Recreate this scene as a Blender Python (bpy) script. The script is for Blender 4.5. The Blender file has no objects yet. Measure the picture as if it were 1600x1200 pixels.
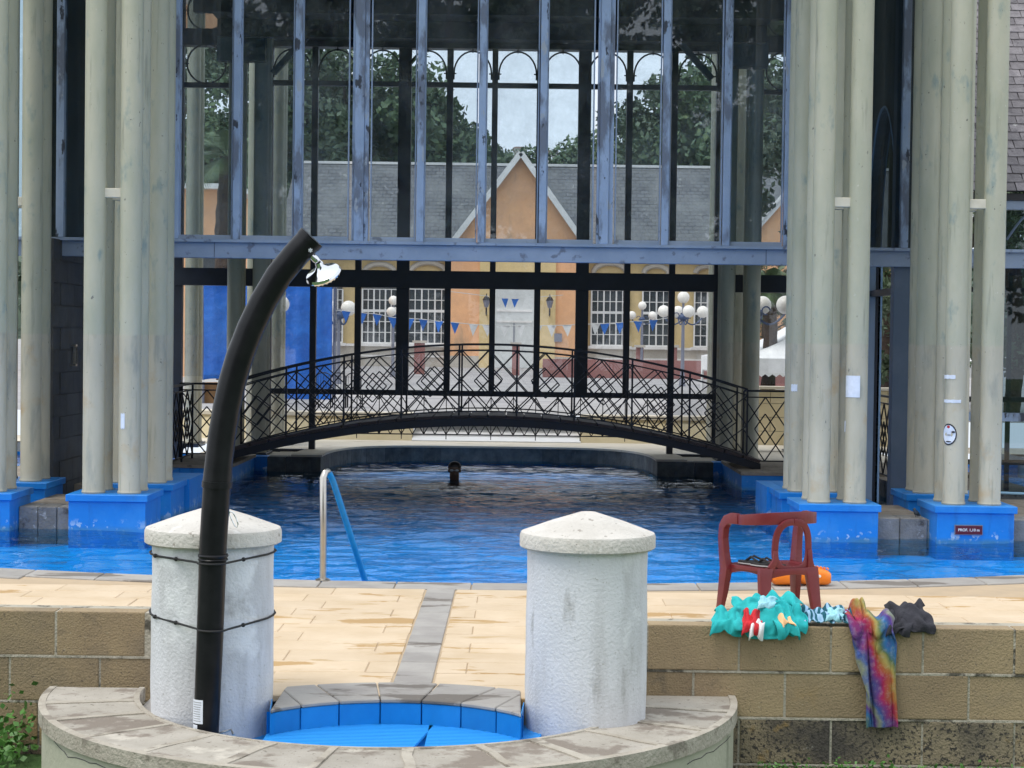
import bpy, bmesh, math, random
import numpy as np
from mathutils import Vector, Matrix, noise as mnoise
random.seed(7); rng = np.random.default_rng(11)
R = math.radians
scene = bpy.context.scene
col = scene.collection

# ------------------------------------------------------------------ camera, sky, sun, exposure
F = 2800.0                                   # focal length in photo pixels (1600 wide)
CAM = Vector((0, 0, 1.40))
YAW, PITCH, ROLL = 8 / F, math.atan(70 / F), R(0.75)
RM = Matrix.Rotation(YAW, 3, 'Z') @ Matrix.Rotation(math.pi / 2 - PITCH, 3, 'X') @ Matrix.Rotation(ROLL, 3, 'Z')
cd = bpy.data.cameras.new('camera'); cam = bpy.data.objects.new('camera', cd); col.objects.link(cam)
cd.sensor_width = 36; cd.lens = 36 * F / 1600; cd.clip_start = 0.1; cd.clip_end = 3000
cam.matrix_world = Matrix.Translation(CAM) @ RM.to_4x4()
scene.camera = cam

SUN_EL, SUN_AZ = R(66), R(238)               # azimuth clockwise from +Y; behind the camera, to the left
w = bpy.data.worlds.new('World'); scene.world = w; w.use_nodes = True
nt = w.node_tree; bg = nt.nodes['Background']
sky = nt.nodes.new('ShaderNodeTexSky'); sky.sky_type = 'NISHITA'; sky.sun_disc = False
sky.sun_elevation = SUN_EL; sky.sun_rotation = SUN_AZ; sky.dust_density = 4; sky.air_density = 1.2
hs = nt.nodes.new('ShaderNodeHueSaturation'); hs.inputs['Saturation'].default_value = 0.36
tcw = nt.nodes.new('ShaderNodeTexCoord'); mpw = nt.nodes.new('ShaderNodeMapping'); mpw.inputs['Scale'].default_value = (1, 1, 3)
nzw = nt.nodes.new('ShaderNodeTexNoise'); nzw.inputs['Scale'].default_value = 2.2; nzw.inputs['Detail'].default_value = 6
rpw = nt.nodes.new('ShaderNodeMapRange'); rpw.inputs[1].default_value = .3; rpw.inputs[2].default_value = .7
rpw.inputs[3].default_value = 0.85; rpw.inputs[4].default_value = 1.15
mxw = nt.nodes.new('ShaderNodeVectorMath'); mxw.operation = 'SCALE'
nt.links.new(tcw.outputs['Generated'], mpw.inputs[0]); nt.links.new(mpw.outputs[0], nzw.inputs['Vector'])
nt.links.new(nzw.outputs['Fac'], rpw.inputs[0]); nt.links.new(sky.outputs[0], hs.inputs['Color'])
nt.links.new(hs.outputs[0], mxw.inputs[0]); nt.links.new(rpw.outputs[0], mxw.inputs['Scale'])
cm = nt.nodes.new('ShaderNodeMix'); cm.data_type = 'RGBA'; cm.inputs[0].default_value = .62; cm.inputs[7].default_value = (8.2, 8.9, 9.8, 1)   # the even light of thin cloud
nt.links.new(mxw.outputs[0], cm.inputs[6]); nt.links.new(cm.outputs[2], bg.inputs['Color']); bg.inputs['Strength'].default_value = 0.15
sd = bpy.data.lights.new('sun', 'SUN'); sun = bpy.data.objects.new('sun', sd); col.objects.link(sun)
sd.energy = 1.1; sd.angle = R(24); sd.color = (1, .95, .88)
sun.rotation_euler = (math.pi / 2 - SUN_EL, 0, math.pi - SUN_AZ)
sun.location = (-10, -20, 30)
scene.view_settings.view_transform = 'Standard'; scene.view_settings.look = 'None'
scene.view_settings.exposure = 0.30; scene.view_settings.gamma = 1; scene.view_settings.use_curve_mapping = False
scene.cycles.transparent_max_bounces = 24; scene.cycles.max_bounces = 8

# ------------------------------------------------------------------ helpers
def ray(px, py): return RM @ Vector(((px - 800) / F, -(py - 600) / F, -1))
def at(px, py, Y):
    d = ray(px, py); return CAM + d * (Y / d.y)
def gz(px, py, Z):
    d = ray(px, py); return CAM + d * ((Z - CAM.z) / d.z)
WL = {}                                       # world location of an object's origin
def tag(o, label=None, cat=None, group=None, kind=None):
    if label: o['label'] = label
    if cat: o['category'] = cat
    if group: o['group'] = group
    if kind: o['kind'] = kind
    return o
def thing(name, label, cat, loc=(0, 0, 0), group=None, kind=None):
    o = bpy.data.objects.new(name, None); col.objects.link(o); o.location = loc
    o.empty_display_size = .1; WL[o.name] = Vector(loc)
    return tag(o, label, cat, group, kind)
def relabel(o, s): o['label'] = s
def dup(root, loc, rotz=None, label=None):
    r = root.copy(); col.objects.link(r); r.location = loc; WL[r.name] = Vector(loc)
    if rotz is not None: r.rotation_euler = (0, 0, rotz)
    if label: r['label'] = label
    for c in root.children:
        d = c.copy(); col.objects.link(d); d.parent = r
        for g in c.children:
            e = g.copy(); col.objects.link(e); e.parent = d
    return r
class MB:
    def __init__(s): s.v = []; s.f = []
    def add(s, vs, fs):
        n = len(s.v); s.v += [tuple(v) for v in vs]; s.f += [tuple(i + n for i in f) for f in fs]; return s
    def box(s, x0, x1, y0, y1, z0, z1):
        return s.add([(x0,y0,z0),(x1,y0,z0),(x1,y1,z0),(x0,y1,z0),(x0,y0,z1),(x1,y0,z1),(x1,y1,z1),(x0,y1,z1)],
                     [(0,3,2,1),(4,5,6,7),(0,1,5,4),(1,2,6,5),(2,3,7,6),(3,0,4,7)])
    def bar(s, p, q, w=.02, h=None, up=(0,0,1)):
        h = h or w; p = Vector(p); q = Vector(q); d = (q - p).normalized(); u = Vector(up)
        if abs(d.dot(u)) > .98: u = Vector((0, 1, 0))
        a = d.cross(u).normalized() * w / 2; b = a.cross(d).normalized() * h / 2
        c = [p-a-b, p+a-b, p+a+b, p-a+b, q-a-b, q+a-b, q+a+b, q-a+b]
        return s.add(c, [(0,1,2,3),(7,6,5,4),(0,4,5,1),(1,5,6,2),(2,6,7,3),(3,7,4,0)])
    def tube(s, pts, r, n=10, cap=True, squash=1.0):
        pts = [Vector(p) for p in pts]; rr = r if isinstance(r, (list, tuple)) else [r] * len(pts)
        vs = []; prev = None
        for i, p in enumerate(pts):
            d = (pts[min(i+1, len(pts)-1)] - pts[max(i-1, 0)]).normalized()
            if prev is None:
                u = Vector((0,0,1)) if abs(d.z) < .9 else Vector((0,1,0)); a = d.cross(u).normalized()
            else: a = (prev - d * prev.dot(d)).normalized()
            prev = a; b = d.cross(a)
            for k in range(n):
                t = 2*math.pi*k/n; vs.append(p + a*math.cos(t)*rr[i] + b*math.sin(t)*rr[i]*squash)
        m = len(pts); fs = [(i*n+k, i*n+(k+1) % n, (i+1)*n+(k+1) % n, (i+1)*n+k) for i in range(m-1) for k in range(n)]
        if cap: fs += [tuple(range(n))[::-1], tuple(range((m-1)*n, m*n))]
        return s.add(vs, fs)
    def lathe(s, prof, c=(0,0,0), n=32, a0=0, a1=2*math.pi):
        full = abs(a1-a0-2*math.pi) < 1e-6; m = n if full else n+1; vs = []
        for (r, z) in prof:
            for k in range(m):
                t = a0 + (a1-a0)*k/n; vs.append((c[0]+r*math.cos(t), c[1]+r*math.sin(t), c[2]+z))
        fs = [(i*m+k, i*m+(k+1) % m, (i+1)*m+(k+1) % m, (i+1)*m+k) for i in range(len(prof)-1) for k in range(n)]
        return s.add(vs, fs)
    def poly(s, pts, y0, y1):                 # outline in x,z extruded along y
        n = len(pts); vs = [(x, y0, z) for x, z in pts] + [(x, y1, z) for x, z in pts]
        return s.add(vs, [tuple(range(n)), tuple(range(2*n-1, n-1, -1))] + [(i, (i+1) % n + 0, (i+1) % n + n, i+n)[::-1] for i in range(n)])
    def slab(s, pts, z0, z1):                 # outline in x,y extruded along z
        n = len(pts); vs = [(x, y, z0) for x, y in pts] + [(x, y, z1) for x, y in pts]
        return s.add(vs, [tuple(range(n-1, -1, -1)), tuple(range(n, 2*n))] + [(i, (i+1) % n, (i+1) % n + n, i+n) for i in range(n)])
    def grid(s, fn, nu, nv):
        vs = [fn(i/nu, j/nv) for j in range(nv+1) for i in range(nu+1)]
        return s.add(vs, [(j*(nu+1)+i, j*(nu+1)+i+1, (j+1)*(nu+1)+i+1, (j+1)*(nu+1)+i) for j in range(nv) for i in range(nu)])
    def sphere(s, c, r, n=16, m=10, sc=(1,1,1)):
        vs = []; c = Vector(c)
        for j in range(m+1):
            p = math.pi*j/m
            for k in range(n):
                t = 2*math.pi*k/n; vs.append(c + Vector((r*sc[0]*math.sin(p)*math.cos(t), r*sc[1]*math.sin(p)*math.sin(t), -r*sc[2]*math.cos(p))))
        return s.add(vs, [(j*n+k, j*n+(k+1) % n, (j+1)*n+(k+1) % n, (j+1)*n+k) for j in range(m) for k in range(n)])
    def mesh(s, name, off=Vector((0,0,0)), smooth=False, bevel=0, seg=2):
        me = bpy.data.meshes.new(name)
        me.from_pydata([(a-off[0], b-off[1], c-off[2]) for a, b, c in s.v], [], s.f)
        if bevel:
            b = bmesh.new(); b.from_mesh(me)
            bmesh.ops.bevel(b, geom=list(b.edges), offset=bevel, segments=seg, profile=.6, affect='EDGES'); b.to_mesh(me); b.free()
        b = bmesh.new(); b.from_mesh(me); bmesh.ops.remove_doubles(b, verts=b.verts, dist=1e-5)
        bmesh.ops.recalc_face_normals(b, faces=b.faces); b.to_mesh(me); b.free()
        if smooth:
            me.polygons.foreach_set('use_smooth', [True]*len(me.polygons))
            try: me.set_sharp_from_angle(angle=R(40))
            except Exception: pass
        return me
def part(name, mb, m, parent=None, label=None, kind=None, smooth=False, bevel=0, seg=2):
    off = WL[parent.name] if parent is not None else Vector((0,0,0))
    me = mb.mesh(name, off, smooth, bevel, seg); me.materials.append(m)
    o = bpy.data.objects.new(name, me); col.objects.link(o)
    if parent is not None: o.parent = parent
    WL[o.name] = off
    return tag(o, label, None, None, kind)
def one(name, mb, m, label, cat, group=None, kind=None, smooth=False, bevel=0, seg=2):
    return tag(part(name, mb, m, None, None, kind, smooth, bevel, seg), label, cat, group)
def struct(name, mb, m, **k):
    return part(name, mb, m, None, None, 'structure', **k)
def inst(name, me, parent, wloc, rot=(0,0,0), scale=(1,1,1)):
    o = bpy.data.objects.new(name, me); col.objects.link(o); o.parent = parent
    o.location = Vector(wloc) - WL[parent.name]; o.rotation_euler = rot; o.scale = scale
    WL[o.name] = Vector(wloc); return o

# ------------------------------------------------------------------ towels: let sheets of cloth fall over the edge of a block, keep the settled shapes
def settle_cloths():
    nz = lambda a, b, c=0: mnoise.noise(Vector((a, b, c)))
    me = bpy.data.meshes.new('ledge'); v = [(x, y, z) for x in (-2, 4) for y in (0, .5) for z in (-.8, .24)]
    me.from_pydata(v, [], [(0,1,3,2),(4,6,7,5),(0,4,5,1),(2,3,7,6),(0,2,6,4),(1,5,7,3)]); ledge = bpy.data.objects.new('ledge', me); col.objects.link(ledge)
    ledge.modifiers.new('c', 'COLLISION'); ledge.collision.thickness_outer = .006; ledge.collision.cloth_friction = 60
    lumps = []
    for i, (x, y, z, r) in enumerate(((-.065,.075,.262,.040),(.005,.050,.268,.036),(.060,.095,.255,.045),(-.005,.115,.27,.040),(.105,.045,.25,.026),
                                      (1.775,.06,.258,.034),(1.825,.075,.262,.038),(1.80,.11,.26,.036), (2.33,.07,.25,.024),(2.385,.055,.25,.020),(2.44,.08,.252,.026),(2.47,.05,.25,.018))):
        g = MB(); g.sphere((x, y, z), r, 14, 9, (1.15,.9,.9)); me = g.mesh('lump'); o = bpy.data.objects.new('lump', me); col.objects.link(o)
        o.modifiers.new('c', 'COLLISION'); o.collision.thickness_outer = .004; o.collision.cloth_friction = 50; lumps.append(o)
    out = []
    def sheet(name, x0, nu, nv, fn, bend, pin, selfcol=True):
        me = bpy.data.meshes.new(name)
        me.from_pydata([fn(i/nu, j/nv) for j in range(nv+1) for i in range(nu+1)], [], [(j*(nu+1)+i, j*(nu+1)+i+1, (j+1)*(nu+1)+i+1, (j+1)*(nu+1)+i) for j in range(nv) for i in range(nu)])
        o = bpy.data.objects.new(name, me); col.objects.link(o)
        g = o.vertex_groups.new(name='held'); g.add([j*(nu+1)+i for j in range(nv+1) for i in range(nu+1) if pin(i/nu, j/nv)], 1, 'REPLACE')
        m = o.modifiers.new('cloth', 'CLOTH'); st = m.settings; st.vertex_group_mass = 'held'
        st.quality = 6; st.mass = .3; st.tension_stiffness = 15; st.compression_stiffness = 15; st.shear_stiffness = 5; st.bending_stiffness = bend
        st.air_damping = 1; st.tension_damping = 15; st.compression_damping = 15; st.shear_damping = 15
        c = m.collision_settings; c.use_self_collision = selfcol; c.self_distance_min = .003; c.distance_min = .004; c.collision_quality = 3; c.friction = 60; c.self_friction = 20
        out.append((name, x0, nu, nv, o))
    sheet('turq', 0, 46, 38, lambda u,v:(-.155+.31*u+.012*nz(u*3,v*3,1), -.085+.26*v, .325+.020*math.sin(u*24+nz(u*2,v*2)*5)+.014*math.sin(v*17+u*6)), .05, lambda u,v: v > .97 and int(u*46) % 5 == 0)
    sheet('turqL', .6, 22, 20, lambda u,v:(.60-.08+.16*u-.05*(1-v), -.09+.19*v+.02*nz(u*3,v*3,9), .265+.022*(1+math.sin(u*11+nz(u*2,v*2,8)*4))+.015*math.sin(v*10)), .12, lambda u,v: v > .9)
    def rz(u, v):
        if v < .25: return (1.2+(u-.5)*.20, .14-.165*v/.25, .258+.020*(1+math.sin(u*15+v*6)))
        t = (v-.25)/.75; w = .20*(1-.42*t**.8)
        return (1.2+(u-.5)*w+.03*t, -.04-.022*(1+math.sin(u*13+1.5*t))-.006*math.sin(u*29), .262-.44*t)
    sheet('rain', 1.2, 30, 52, rz, .15, lambda u,v: v < .22, False)
    sheet('black', 1.8, 30, 28, lambda u,v:(1.8-.095+.19*u, -.075+.23*v, .318+.016*math.sin(u*19+v*5)+.012*math.sin(v*15+u*7)), .05, lambda u,v: v > .97 and int(u*30) % 5 == 0)
    sheet('swim', 2.4, 36, 22, lambda u,v:(2.4-.12+.24*u, -.02+.15*v, .292+.012*math.sin(u*30+v*4)+.008*math.sin(v*15+u*9)), .03, lambda u,v: v > .97 and int(u*36) % 5 == 0)
    for f in range(1, 60): scene.frame_set(f)
    dg = bpy.context.evaluated_depsgraph_get(); res = {}
    for name, x0, nu, nv, o in out:
        ev = o.evaluated_get(dg); me = ev.to_mesh(); co = np.empty(3*len(me.vertices), dtype=np.float32); me.vertices.foreach_get('co', co); ev.to_mesh_clear()
        res[name] = (nu, nv, co.reshape(-1, 3).astype(float)-np.array([x0, 0, .24]))
    for _, _, _, _, o in out: bpy.data.objects.remove(o)
    for o in lumps: bpy.data.objects.remove(o)
    bpy.data.objects.remove(ledge); scene.frame_set(1); return res
SH = settle_cloths()

# ------------------------------------------------------------------ materials
def newmat(name):
    m = bpy.data.materials.new(name); m.use_nodes = True; t = m.node_tree
    return m, t, t.nodes['Principled BSDF']
def N(t, k, **a):
    n = t.nodes.new('ShaderNode' + k)
    for kk, vv in a.items():
        if kk in n.inputs: n.inputs[kk].default_value = vv
        else: setattr(n, kk, vv)
    return n
def noisemask(t, vec, scale, lo, hi, detail=6, rough=.6, stretch=None, dist=0):
    if stretch:
        mp = N(t, 'Mapping'); mp.inputs['Scale'].default_value = stretch; t.links.new(vec, mp.inputs[0]); vec = mp.outputs[0]
    n = N(t, 'TexNoise'); n.inputs['Scale'].default_value = scale; n.inputs['Detail'].default_value = detail
    n.inputs['Roughness'].default_value = rough; n.inputs['Distortion'].default_value = dist
    t.links.new(vec, n.inputs['Vector'])
    r = N(t, 'MapRange'); r.inputs[1].default_value = lo; r.inputs[2].default_value = hi
    t.links.new(n.outputs['Fac'], r.inputs[0]); return r.outputs[0]
def mixc(t, fac, a, b, blend='MIX'):
    n = t.nodes.new('ShaderNodeMix'); n.data_type = 'RGBA'; n.blend_type = blend
    for i, x in ((0, fac), (6, a), (7, b)):
        if hasattr(x, 'is_linked'): t.links.new(x, n.inputs[i])
        elif i == 0: n.inputs[0].default_value = x
        else: n.inputs[i].default_value = (*x, 1) if len(x) == 3 else x
    return n.outputs[2]
def M(name, c1, c2=None, scale=3, lo=.35, hi=.65, rough=.7, bump=0, bscale=60, bdist=.01, metal=0, layers=(), rnd=0, spec=None, stretch=None):
    """layers: (colour, noise scale, lo, hi, stretch) painted over one another (stains, peeled paint)"""
    m, t, b = newmat(name); pos = N(t, 'NewGeometry').outputs['Position']
    c = mixc(t, noisemask(t, pos, scale, lo, hi, stretch=stretch), c1, c2) if c2 else mixc(t, 0.0, c1, c1)
    for L in layers:
        c = mixc(t, noisemask(t, pos, L[1], L[2], L[3], stretch=L[4] if len(L) > 4 else None, detail=8), c, L[0])
    if rnd:
        oi = N(t, 'ObjectInfo'); mr = N(t, 'MapRange'); mr.inputs[3].default_value = 1-rnd; mr.inputs[4].default_value = 1+rnd
        t.links.new(oi.outputs['Random'], mr.inputs[0])
        vm = N(t, 'VectorMath', operation='SCALE'); t.links.new(c, vm.inputs[0]); t.links.new(mr.outputs[0], vm.inputs['Scale']); c = vm.outputs[0]
    t.links.new(c, b.inputs['Base Color']); b.inputs['Roughness'].default_value = rough; b.inputs['Metallic'].default_value = metal
    if spec is not None: b.inputs['Specular IOR Level'].default_value = spec
    if bump:
        n = N(t, 'TexNoise'); n.inputs['Scale'].default_value = bscale; n.inputs['Detail'].default_value = 5
        t.links.new(pos, n.inputs['Vector']); bp = N(t, 'Bump'); bp.inputs['Strength'].default_value = bump; bp.inputs['Distance'].default_value = bdist
        t.links.new(n.outputs['Fac'], bp.inputs['Height']); t.links.new(bp.outputs[0], b.inputs['Normal'])
    return m
def glassmat(name, tint, refl=1.0, rough=.0, dirt_haze=0.0):
    m, t, b = newmat(name); t.nodes.remove(b); out = t.nodes['Material Output']
    tr = N(t, 'BsdfTransparent'); tr.inputs[0].default_value = (*tint, 1)
    gl = N(t, 'BsdfGlossy'); gl.inputs['Roughness'].default_value = rough; gl.inputs[0].default_value = (1,1,1,1)
    fr = N(t, 'Fresnel'); fr.inputs[0].default_value = 1.5
    mu = N(t, 'Math', operation='MULTIPLY'); mu.inputs[1].default_value = refl; t.links.new(fr.outputs[0], mu.inputs[0])
    mx = N(t, 'MixShader'); t.links.new(mu.outputs[0], mx.inputs[0]); t.links.new(tr.outputs[0], mx.inputs[1]); t.links.new(gl.outputs[0], mx.inputs[2])
    s = mx.outputs[0]
    if dirt_haze:  # pale film: partly glass dirt, partly standing in for distance haze
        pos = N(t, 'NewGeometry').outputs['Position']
        k = noisemask(t, pos, 2.5, .35, .9, detail=10, rough=.75); k2 = N(t, 'Math', operation='MULTIPLY'); k2.inputs[1].default_value = dirt_haze; t.links.new(k, k2.inputs[0])
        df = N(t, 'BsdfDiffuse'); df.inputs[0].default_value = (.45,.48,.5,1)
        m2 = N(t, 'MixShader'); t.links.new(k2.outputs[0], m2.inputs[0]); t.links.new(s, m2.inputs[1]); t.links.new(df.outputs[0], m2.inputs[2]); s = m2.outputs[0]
    t.links.new(s, out.inputs['Surface']); return m

# columns: grey-green old paint above, tan repaint below about eye level
def column_mat():
    m, t, b = newmat('column_paint'); g = N(t, 'NewGeometry').outputs['Position']
    up = mixc(t, noisemask(t, g, 4, .35, .65, stretch=(1,1,.35)), (.38,.39,.29), (.47,.46,.35))
    up = mixc(t, noisemask(t, g, 7, .58, .72, stretch=(1,1,.5)), up, (.24,.30,.27))
    lo = mixc(t, noisemask(t, g, 5, .35, .65, stretch=(1,1,.3)), (.42,.395,.30), (.50,.465,.36))
    lo = mixc(t, noisemask(t, g, 9, .55, .75, stretch=(1,1,.25)), lo, (.27,.28,.24))
    lo = mixc(t, noisemask(t, g, 3.2, .58, .74), lo, (.44,.34,.21))
    sp = N(t, 'SeparateXYZ'); t.links.new(g, sp.inputs[0])
    nz = noisemask(t, g, 6, 0, 1); ad = N(t, 'Math', operation='MULTIPLY_ADD'); ad.inputs[1].default_value = .04; t.links.new(nz, ad.inputs[0]); t.links.new(sp.outputs['Z'], ad.inputs[2])
    mr = N(t, 'MapRange'); mr.inputs[1].default_value = 1.405; mr.inputs[2].default_value = 1.425; t.links.new(ad.outputs[0], mr.inputs[0])
    c = mixc(t, mr.outputs[0], lo, up)
    c = mixc(t, noisemask(t, g, 26, .70, .74), c, (.56,.55,.47)); c = mixc(t, noisemask(t, g, 12, .60, .78, stretch=(1.5,1.5,.12)), c, (.22,.23,.18)); c = mixc(t, noisemask(t, g, 30, .68, .70, stretch=(1,1,.6)), c, (.16,.16,.14))
    t.links.new(c, b.inputs['Base Color']); b.inputs['Roughness'].default_value = .55
    n = N(t, 'TexNoise'); n.inputs['Scale'].default_value = 14; t.links.new(g, n.inputs['Vector'])
    bp = N(t, 'Bump'); bp.inputs['Strength'].default_value = .25; bp.inputs['Distance'].default_value = .01; t.links.new(n.outputs['Fac'], bp.inputs['Height']); t.links.new(bp.outputs[0], b.inputs['Normal'])
    return m
m_column = column_mat()
m_frame = M('peeling_blue_paint', (.27,.36,.51), (.35,.45,.61), 3, rough=.5, bump=.5, bscale=30, bdist=.006,
            layers=[((.15,.18,.24), 5, .50, .58, (1,1,.35)), ((.04,.05,.07), 11, .60, .63, (1,1,.4)), ((.36,.40,.45), 9, .64, .67, (1,1,.4))])
m_beam = M('weathered_blue_beam', (.23,.30,.41), (.31,.38,.50), 2.5, rough=.5, bump=.4, bscale=30, bdist=.005,
            layers=[((.16,.19,.25), 9, .60, .66), ((.34,.38,.42), 20, .66, .72)])
m_steel = M('dark_steel', (.012,.016,.026), (.02,.025,.038), 4, rough=.45)
m_iron = M('black_wrought_iron', (.008,.010,.018), None, rough=.4)
m_band = M('bridge_timber_edge', (.055,.035,.035), (.03,.022,.026), 6, rough=.6, bump=.3, bscale=30)
m_blue = M('blue_pool_paint', (.003,.19,.60), (.005,.23,.68), 2, rough=.5, bump=.2, bscale=25,
            layers=[((.25,.45,.75), 16, .73, .75)])
def worn_blue():
    t = m_blue.node_tree; b = t.nodes['Principled BSDF']; src = b.inputs['Base Color'].links[0].from_socket; g = N(t, 'NewGeometry').outputs['Position']; sp = N(t, 'SeparateXYZ'); t.links.new(g, sp.inputs[0])
    def band(z0, z1):
        mr = N(t, 'MapRange'); mr.inputs[1].default_value = z0; mr.inputs[2].default_value = z1; t.links.new(sp.outputs['Z'], mr.inputs[0]); return mr.outputs[0]
    def mul(a, c):
        n = N(t, 'Math', operation='MULTIPLY'); t.links.new(a, n.inputs[0]); t.links.new(c, n.inputs[1]); return n.outputs[0]
    c = mixc(t, mul(band(-.06, -.13), noisemask(t, g, 14, .55, .58)), src, (.42,.55,.70))
    c = mixc(t, mul(band(-.12, -.155), noisemask(t, g, 5, .2, .6)), c, (.05,.20,.36))
    c = mixc(t, noisemask(t, g, 7, .56, .72, stretch=(1,1,.2)), c, (.010,.13,.42)); c = mixc(t, noisemask(t, g, 2.2, .5, .75), c, (.04,.27,.68)); t.links.new(c, b.inputs['Base Color'])
worn_blue()
m_poolfloor = M('pool_floor_paint', (.003,.42,.88), (.003,.34,.78), 1.2, rough=.6)
m_tubblue = M('blue_tile', (.006,.20,.56), (.010,.25,.64), 6, rough=.35, rnd=.12)
m_slat = M('light_blue_plastic', (.03,.34,.85), None, rough=.4)
m_deck = M('sand_paver', (.57,.44,.29), (.65,.52,.37), 3, rough=.8, bump=.5, bscale=45, bdist=.004, rnd=.05,
            layers=[((.45,.29,.13), 2.1, .585, .605, (.55,1.7,1)), ((.50,.36,.20), 4.5, .62, .66, (.5,2,1))])
m_deckjoint = M('sandy_joint', (.50,.38,.25), (.44,.34,.23), 6, rough=.95)
m_greystone = M('grey_stone', (.30,.28,.26), (.38,.36,.33), 4, rough=.85, bump=.6, bscale=60, bdist=.004, rnd=.08,
            layers=[((.17,.15,.13), 1.9, .57, .60, (.6,1.6,1))])
m_ringstone = M('ring_top_stone', (.33,.30,.25), (.42,.385,.33), 5, rough=.9, bump=.9, bscale=120, bdist=.004, rnd=.08,
            layers=[((.22,.185,.15), 3.4, .53, .59), ((.50,.46,.39), 4.6, .60, .68), ((.17,.15,.12), 46, .62, .68)])
m_palemortar = M('pale_mortar', (.46,.42,.35), (.36,.32,.26), 9, rough=.95, bump=.8, bscale=70, layers=[((.24,.21,.17), 7, .56, .64)])
m_plaster = M('green_grey_plaster', (.38,.38,.29), (.46,.45,.35), 2.5, rough=.9, bump=.6, bscale=40, bdist=.006,
            layers=[((.22,.23,.17), 4, .56, .70, (1,1,.3)), ((.52,.48,.40), 7, .62, .72), ((.12,.12,.09), 34, .68, .72, (1,1,.5))])
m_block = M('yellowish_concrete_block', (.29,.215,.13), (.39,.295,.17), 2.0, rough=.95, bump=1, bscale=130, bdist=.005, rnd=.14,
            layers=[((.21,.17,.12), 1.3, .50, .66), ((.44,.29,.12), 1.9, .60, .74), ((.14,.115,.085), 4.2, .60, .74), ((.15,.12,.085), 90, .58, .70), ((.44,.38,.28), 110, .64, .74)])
m_blockdark = M('dark_concrete_block', (.21,.175,.12), (.30,.24,.15), 4, rough=.95, bump=1, bscale=110, bdist=.007, rnd=.1,
            layers=[((.075,.065,.055), 2.2, .45, .64), ((.045,.04,.035), 70, .52, .60), ((.42,.40,.34), 7, .68, .72), ((.30,.20,.08), 5, .62, .7)])  # darker, blotchier block mix for the lower courses
m_mortar = M('mortar', (.36,.33,.26), (.46,.42,.34), 8, rough=.95, bump=.8, bscale=80, layers=[((.10,.09,.07), 9, .55, .62)])
m_white = M('white_render', (.60,.61,.63), (.70,.71,.73), 2.5, rough=.85, bump=.8, bscale=90, bdist=.0045,
            layers=[((.50,.50,.50), 5, .52, .70, (1,1,.18)), ((.42,.42,.41), 13, .60, .74, (1,1,.3)), ((.46,.46,.44), 60, .64, .70), ((.20,.20,.19), 42, .745, .755), ((.78,.79,.80), 2.2, .56, .62), ((.38,.37,.34), 1.6, .66, .72)])
m_cap = M('weathered_cap_concrete', (.54,.51,.46), (.64,.61,.56), 6, rough=.95, bump=1, bscale=70, bdist=.006,
            layers=[((.33,.30,.26), 40, .64, .67), ((.18,.17,.15), 28, .70, .73), ((.72,.70,.66), 9, .62, .70)])
m_black = M('black_plastic', (.008,.008,.010), (.014,.014,.016), 14, rough=.30, spec=.22, layers=[((.09,.09,.09), 55, .72, .75), ((.05,.05,.05), 7, .66, .72)])
m_chrome = M('chrome', (.75,.76,.78), None, rough=.08, metal=1)
m_inox = M('brushed_steel', (.48,.44,.40), (.58,.55,.50), 8, rough=.28, metal=1)
m_cable = M('black_cable', (.01,.01,.01), None, rough=.6)
m_maroon = M('maroon_plastic', (.13,.013,.018), (.155,.019,.024), 12, rough=.36, spec=.5)
m_orange = M('orange_vinyl', (.85,.20,.012), (.9,.27,.02), 9, rough=.28)
m_paper = M('white_paper', (.78,.82,.88), (.68,.72,.78), 25, rough=.7)
m_greyprint = M('grey_print', (.35,.36,.38), None, rough=.7)
m_redprint = M('red_print', (.5,.03,.03), None, rough=.6)
m_blackprint = M('black_print', (.03,.03,.035), None, rough=.6)
m_signred = M('maroon_sign', (.11,.008,.02), None, rough=.4)
m_textwhite = M('white_lettering', (.8,.8,.8), None, rough=.6)
m_glass_up = glassmat('weathered_hazed_upper_glass', (.90,.95,.98), 1.2, .01, .15)  # film on this and the far glass also pales the view like haze
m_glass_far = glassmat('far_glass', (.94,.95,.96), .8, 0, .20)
m_glass_side = glassmat('dark_side_glass', (.60,.68,.72), 1.2, .01, .05)
m_cream = M('cream_block', (.62,.58,.46), (.68,.64,.52), 10, rough=.8)
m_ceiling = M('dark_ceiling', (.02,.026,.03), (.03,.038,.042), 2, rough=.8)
m_teal = M('dark_teal_wall', (.050,.080,.092), (.065,.10,.112), 2, rough=.7)
m_tealpost = M('blue_grey_post', (.10,.14,.20), (.13,.17,.23), 4, rough=.6)
m_pier = M('blue_grey_pier', (.26,.33,.42), (.30,.37,.46), 3, rough=.7)
m_archblue = M('blue_arch_jamb', (.36,.56,.80), (.40,.60,.82), 3, rough=.6)
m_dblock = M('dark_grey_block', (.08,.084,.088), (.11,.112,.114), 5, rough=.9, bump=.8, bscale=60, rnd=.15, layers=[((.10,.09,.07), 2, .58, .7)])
m_dstone = M('dark_wet_stone', (.08,.09,.09), (.15,.16,.155), 9, rough=.7, bump=.6, bscale=40, rnd=.25, layers=[((.20,.21,.19), 14, .62, .70, (2,2,.5))])
m_bankstone = M('bank_stone', (.20,.19,.175), (.28,.27,.25), 8, rough=.85, bump=.7, bscale=50, rnd=.15, layers=[((.45,.45,.44), 11, .62, .68), ((.09,.08,.07), 6, .60, .68)])
m_banktop = M('bank_top', (.33,.28,.22), (.24,.20,.155), 7, rough=.85, bump=.5, layers=[((.12,.10,.08), 6, .58, .64, (1,3,1))])
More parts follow.
